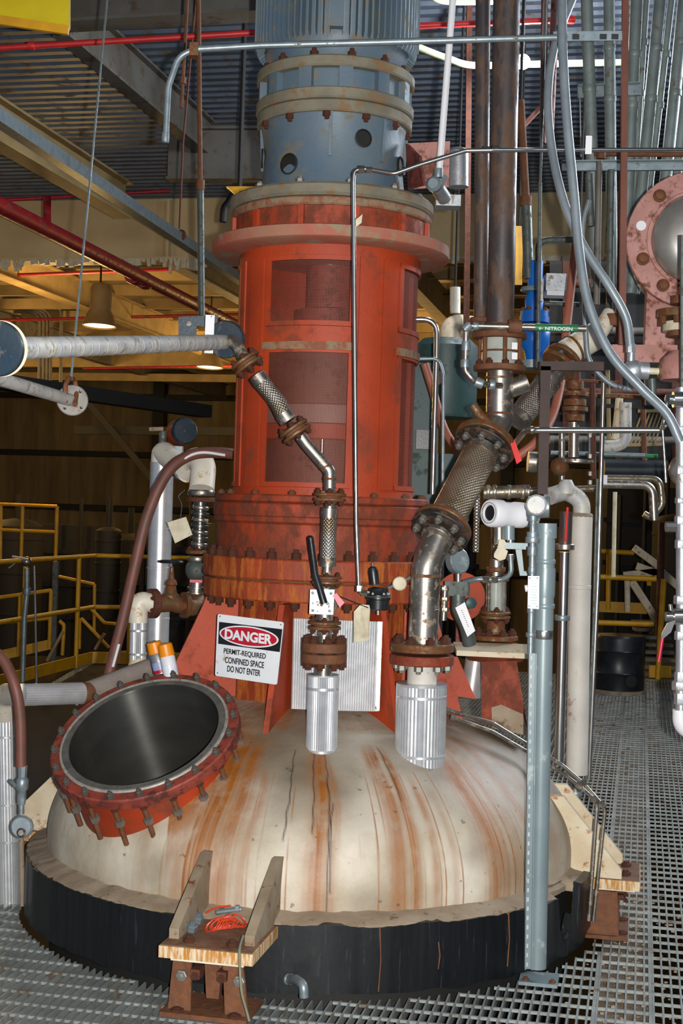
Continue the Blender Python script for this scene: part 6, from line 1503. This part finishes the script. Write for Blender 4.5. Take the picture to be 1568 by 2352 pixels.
# rusty valve tree and pipes to its right
t = thing('valve_tree', 'rusty valve stack with steel spool, right of the dark brown frame', 'valve', P(1318, 1060, 6.6)); yt = 6.6
for y, r, h in ((905, 30, .02), (925, 26, .03), (940, 30, .02), (960, 22, .03), (885, 20, .04)): MB().lathe([(S(r, yt), -h / 2), (S(r, yt), h / 2)], P(1320, y, yt), UP, 20).build('flange', M_['rust_flange'], t)
MB().tube(PP((1318, 970, yt), (1317, 1050, yt)), S(12, yt), 20).build('spool', M_['ss'], t); MB().tube(PP((1320, 855, yt), (1320, 965, yt)), S(13, yt), 16).build('stem_body', M_['rust_dark'], t)
MB().lathe([(S(45, yt), -.015), (S(45, yt), 0)], P(1322, 1056, yt), UP, 28).build('base_disc', M_['ss'], t); MB().ball(P(1285, 1072, yt), S(22, yt), 16, 8).build('casting', M_['rust_flange'], t)
MB().tube(PP((1354, 995, 6.5), (1354, 1050, 6.5)), S(3.5, 6.5), 8).build('thin_stem', M_['ss_clean'], t)
for y in (1000, 1048, 1088, 1108): collar(t, P(1354, y, 6.5), UP, S(6, 6.5), .02, 'ss', 'nut', 6)
t = thing('lagged_bend', 'pale lagged pipe bending left, seen behind the bright horizontal tube', 'pipe', P(1440, 1020, 7.2))
MB().tube(fillet(PP((1436, 925, 7.2), (1436, 1024, 7.2), (1380, 1026, 7.2)), .07), S(14, 7.2), 20).build('grey_lagging', M_['wrap'], t); MB().tube(PP((1422, 915, 7.3), (1412, 1010, 7.3)), S(9, 7.3), 14).build('cream_pipe', M_['cream'], t)
t = thing('black_tank', 'black horizontal tank body low behind the thin polished tubes', 'tank', P(1450, 1100, 7.8))
MB().tube(PP((1385, 1078, 7.8), (1530, 1082, 7.8)), S(24, 7.8), 24).build('tank_body', M_['blackpl'], t); MB().tube(PP((1390, 1045, 7.6), (1510, 1048, 7.6)), S(5, 7.6), 10).build('green_pipe', M_['green'], t); MB().bar(P(1385, 932, 7.7), P(1500, 936, 7.7), .02, .02).build('top_rail', M_['dark'], t)
t = thing('bright_elbow_pipe', 'bright steel pipe running right and bending down in two loops, right of the thin tubes', 'pipe', P(1500, 1190, 6.9))
MB().tube(fillet(PP((1385, 1112, 6.9), (1498, 1114, 6.9), (1502, 1195, 6.9)), .06), S(10, 6.9), 18).build('pipe', M_['ss'], t); MB().tube(fillet(PP((1385, 1098, 6.95), (1515, 1100, 6.95), (1520, 1160, 6.95), (1495, 1190, 6.95), (1478, 1180, 6.95)), .05), S(8, 6.9), 14).build('pipe', M_['brass'], t)
MB().box(P(1389, 1102, 6.8), (.018, .02, .045)).build('white_clamp', M_['tagw'], t)
t = thing('cable_ladder', 'thin tan slanting rods of a ladder rack behind the lagged bend', 'rack', P(1490, 1020, 8.4))
for i in range(7): MB().tube(PP((1448 + i * 9, 1020, 8.4), (1475 + i * 9, 945, 8.4)), S(1.8, 8.4), 6).build('rung', M_['beam_tan'], t)
MB().bar(P(1440, 1022, 8.4), P(1520, 1020, 8.4), .02, .02).build('lower_rail', M_['beam_tan'], t); MB().bar(P(1465, 944, 8.4), P(1540, 942, 8.4), .02, .02).build('upper_rail', M_['beam_tan'], t)
for i, (a, b, hw, mat, Y, lbl) in enumerate((((1270, 905), (1480, 912), 6, 'rust_flange', 7.4, 'stained pipe crossing behind the rusty valve stack, upper'), ((1265, 1040), (1480, 1046), 5, 'galv', 7.5, 'grey pipe crossing behind the valve stack, middle'), ((1195, 1128), (1375, 1122), 8, 'brass', 6.7, 'stained pipe crossing low, right of the white transmitter'),
        ((1270, 870), (1420, 880), 4, 'rust', 7.0, 'thin rusty pipe right behind the dark brown frame'), ((1290, 985), (1290, 1110), 7, 'ss', 7.0, 'short steel upright left of the rusty valve stack'), ((1395, 850), (1398, 1010), 5, 'beam_tan', 7.9, 'tan upright behind the thin polished tubes'), ((1360, 860), (1362, 1100), 7, 'rust_dark', 7.3, 'dark rusty upright right of the valve stack'),
        ((1475, 870), (1480, 1060), 6, 'rust', 7.8, 'rusty upright left of the right lever valve'), ((1412, 1130), (1408, 1325), 5, 'tagc', 8.5, 'pale upright pipe hanging above the right yellow rails'))):
    solo('back_pipe', lbl, mat, MB().tube([P(*a, Y), P(*b, Y)], S(hw, Y), 12), 'pipe')
t = thing('steel_hose_assembly', 'short horizontal stainless hose with end collars above the white transmitter', 'hose', P(1160, 1130, 5.3))
MB().tube(PP((1110, 1132, 5.35), (1215, 1128, 5.35)), S(15, 5.35), 22).build('hose', M_['brass'], t)
for x in (1120, 1135, 1168, 1200, 1212): collar(t, P(x, 1130, 5.35), (1, 0, 0), S(17, 5.35), .012, 'ss', 'collar', 22)
MB().tube(PP((1212, 1060, 5.7), (1235, 1062, 5.7)), S(24, 5.7), 22).build('grey_flange', M_['ss'], t)
solo('steel_tube', 'thin braided steel line between the gauge and the sight flow indicator', 'braid', MB().tube(smooth_curve(PP((1096, 1120, 5.6), (1094, 1200, 5.6), (1092, 1268, 5.6))), S(7, 5.6), 14), 'hose')

# ---- far right floor: drum, stairs, yellow rails
dr_ = PZ(1430, 1598, 0)
t = thing('black_drum', 'black round drum standing on the grating in the right background', 'drum', dr_)
r = S(60, dr_.y)
MB().lathe([(r, .0), (r, .18), (r * 1.02, .19), (r, .2), (r, .38), (r * 1.02, .39), (r, .4), (r, .50), (r * .95, .53), (r * .8, .53)], dr_ + V((0, r, 0)), UP, 40).build('drum_body', M_['blackpl'], t)
MB().lathe([(.05, 0), (.055, .01), (.03, .012)], P(1448, 1565, dr_.y - .0), (.2, -1, 0), 20).build('bung_ring', M_['dark'], t)
MB().lathe([(r * 1.05, .0), (r * 1.05, .03), (r, .035)], dr_ + V((0, r, .0)), UP, 40).build('pale_base', M_['lip'], t)
Y_ = 14.5
rail('handrail', 'yellow handrails in the right background beside the stairs', [PP((1375, 1265, Y_), (1455, 1270, Y_)), PP((1376, 1325, 13), (1506, 1330, 13)), PP((1372, 1430, 13), (1500, 1434, 13)), PP((1396, 1400, Y_), (1398, 1265, Y_)), PP((1510, 1560, 13), (1524, 1330, 13)), PP((1491, 1345, Y_), (1490, 1325, Y_))], .026, toe=[(P(1374, 1393, Y_), P(1485, 1398, Y_))])
t = thing('stairs', 'dark steel stair treads rising behind the black drum', 'stairs', P(1500, 1540, 13.5))
for i in range(8): MB().box(P(1512 - i * 3, 1548 - i * 17, 13.4 + i * .22), (.35, .2, .03)).build('tread', M_['beam'], t, False)
MB().prism(PP((1490, 1528, 13.2), (1540, 1530, 13.2), (1540, 1556, 13.2), (1490, 1556, 13.2)), (0, 1, 0), .03).build('yellow_plate', M_['yellow'], t)
t = thing('cream_framework', 'cream steel stair stringers and braces crossing in the right background', 'framework', P(1500, 1420, 14))
for a, b in (((1455, 1258), (1512, 1300)), ((1432, 1322), (1512, 1312)), ((1450, 1335), (1508, 1425)), ((1520, 1315), (1560, 1350)), ((1462, 1300), (1512, 1318))): MB().bar(P(*a, 14), P(*b, 14), .05, .07).build('brace', M_['cream'], t, False)
MB().bar(P(1512, 1460, 13.9), P(1520, 1200, 13.9), .06, .06, (0, 1, 0)).build('column', M_['rust_dark'], t, False)
solo('white_stub', 'short white pipe hanging under the yellow rail in the right background', 'tagc', MB().tube(PP((1440, 1332, 13.5), (1441, 1405, 13.5)), S(6.5, 13.5), 14), 'pipe')

def foot(parent, p, r=.02, mat='dark', name='leg'):
    MB().tube([V(p), V((p[0], p[1], .0))], r, 10).build(name, M_[mat], parent)

# wall brace and girts high on the far wall
solo('wall_brace', 'dark diagonal brace on the far wall left of the red transmitter', 'dark', MB().bar(P(195, 915, 28), P(350, 1100, 28), .12, .12), 'brace', None, False)
solo('wall_girt', 'dark horizontal girt on the far wall behind the red transmitter', 'dark', MB().bar(P(170, 988, 28.2), P(1100, 996, 28.2), .12, .16), 'girt', None, False)
# floor supports for the background equipment
OB = bpy.data.objects
foot(OB['green_machine'], P(985, 1180, 7.6), .09)
def hang(n, p, r=.008, mat='dark'):
    MB().tube([V(p), V((p[0], p[1], ZC + .02))], r, 8).build('hanger', M_[mat], OB[n])
hang('pale_green_conduit', P(1100, 150, 8.5)); hang('lamp_fixture', P(1200, 142, 8.4)); hang('angle_brace', P(1262, 225, 7.8)); hang('pale_green_conduit.001', P(1100, 4, 8.5))
hang('rusty_pipe', P(1195, 232, 7.2)); hang('lagged_elbow', P(1045, 662, 9.2)); hang('tall_rod', P(1240, 422, 6.0), .006, 'greydark')
hang('yellow_post', P(1192, 522, 10))

t = thing('yellow_hook_block', 'small yellow plate with dark hook just left of the dusty gearbox flange', 'hoist', P(555, 445, 9))
MB().prism(PP((520, 430, 9), (590, 430, 9), (565, 447, 9), (540, 447, 9)), (0, 1, 0), .05).build('plate', M_['yellow'], t, False)
MB().tube(smooth_curve(PP((535, 447, 9), (525, 465, 9), (515, 480, 9), (512, 510, 9))), .025, 10).build('hook', M_['dark'], t); hang('yellow_hook_block', P(550, 432, 9), .015)

t = thing('dark_backdrop', 'large added dark box hanging behind the right-hand valve cluster', 'dark_backdrop', P(1440, 880, 10))  # added dark block, blacks out the lit roof behind the cluster
MB().hexa([P(1262, 1055, 9.6), P(1640, 1055, 9.6), P(1640, 1055, 10.6), P(1262, 1055, 10.6)], [P(1262, 600, 9.6), P(1640, 600, 9.6), P(1640, 600, 10.6), P(1262, 600, 10.6)]).build('backdrop_body', M_['dark'], t, False)
for x in (1300, 1420, 1550): MB().bar(P(x, 1055, 9.57), P(x, 600, 9.57), .05, .03, (0, 1, 0)).build('stiffener', M_['rust_dark'], t, False)
for y in (650, 760, 900, 1010): MB().tube(PP((1262, y, 9.5), (1640, y + 4, 9.5)), .03, 10).build('clamped_pipe', M_['beam' if y in (760, 1010) else 'rust_dark'], t)
hang('dark_backdrop', P(1330, 602, 9.8)); hang('dark_backdrop', P(1540, 602, 9.8))
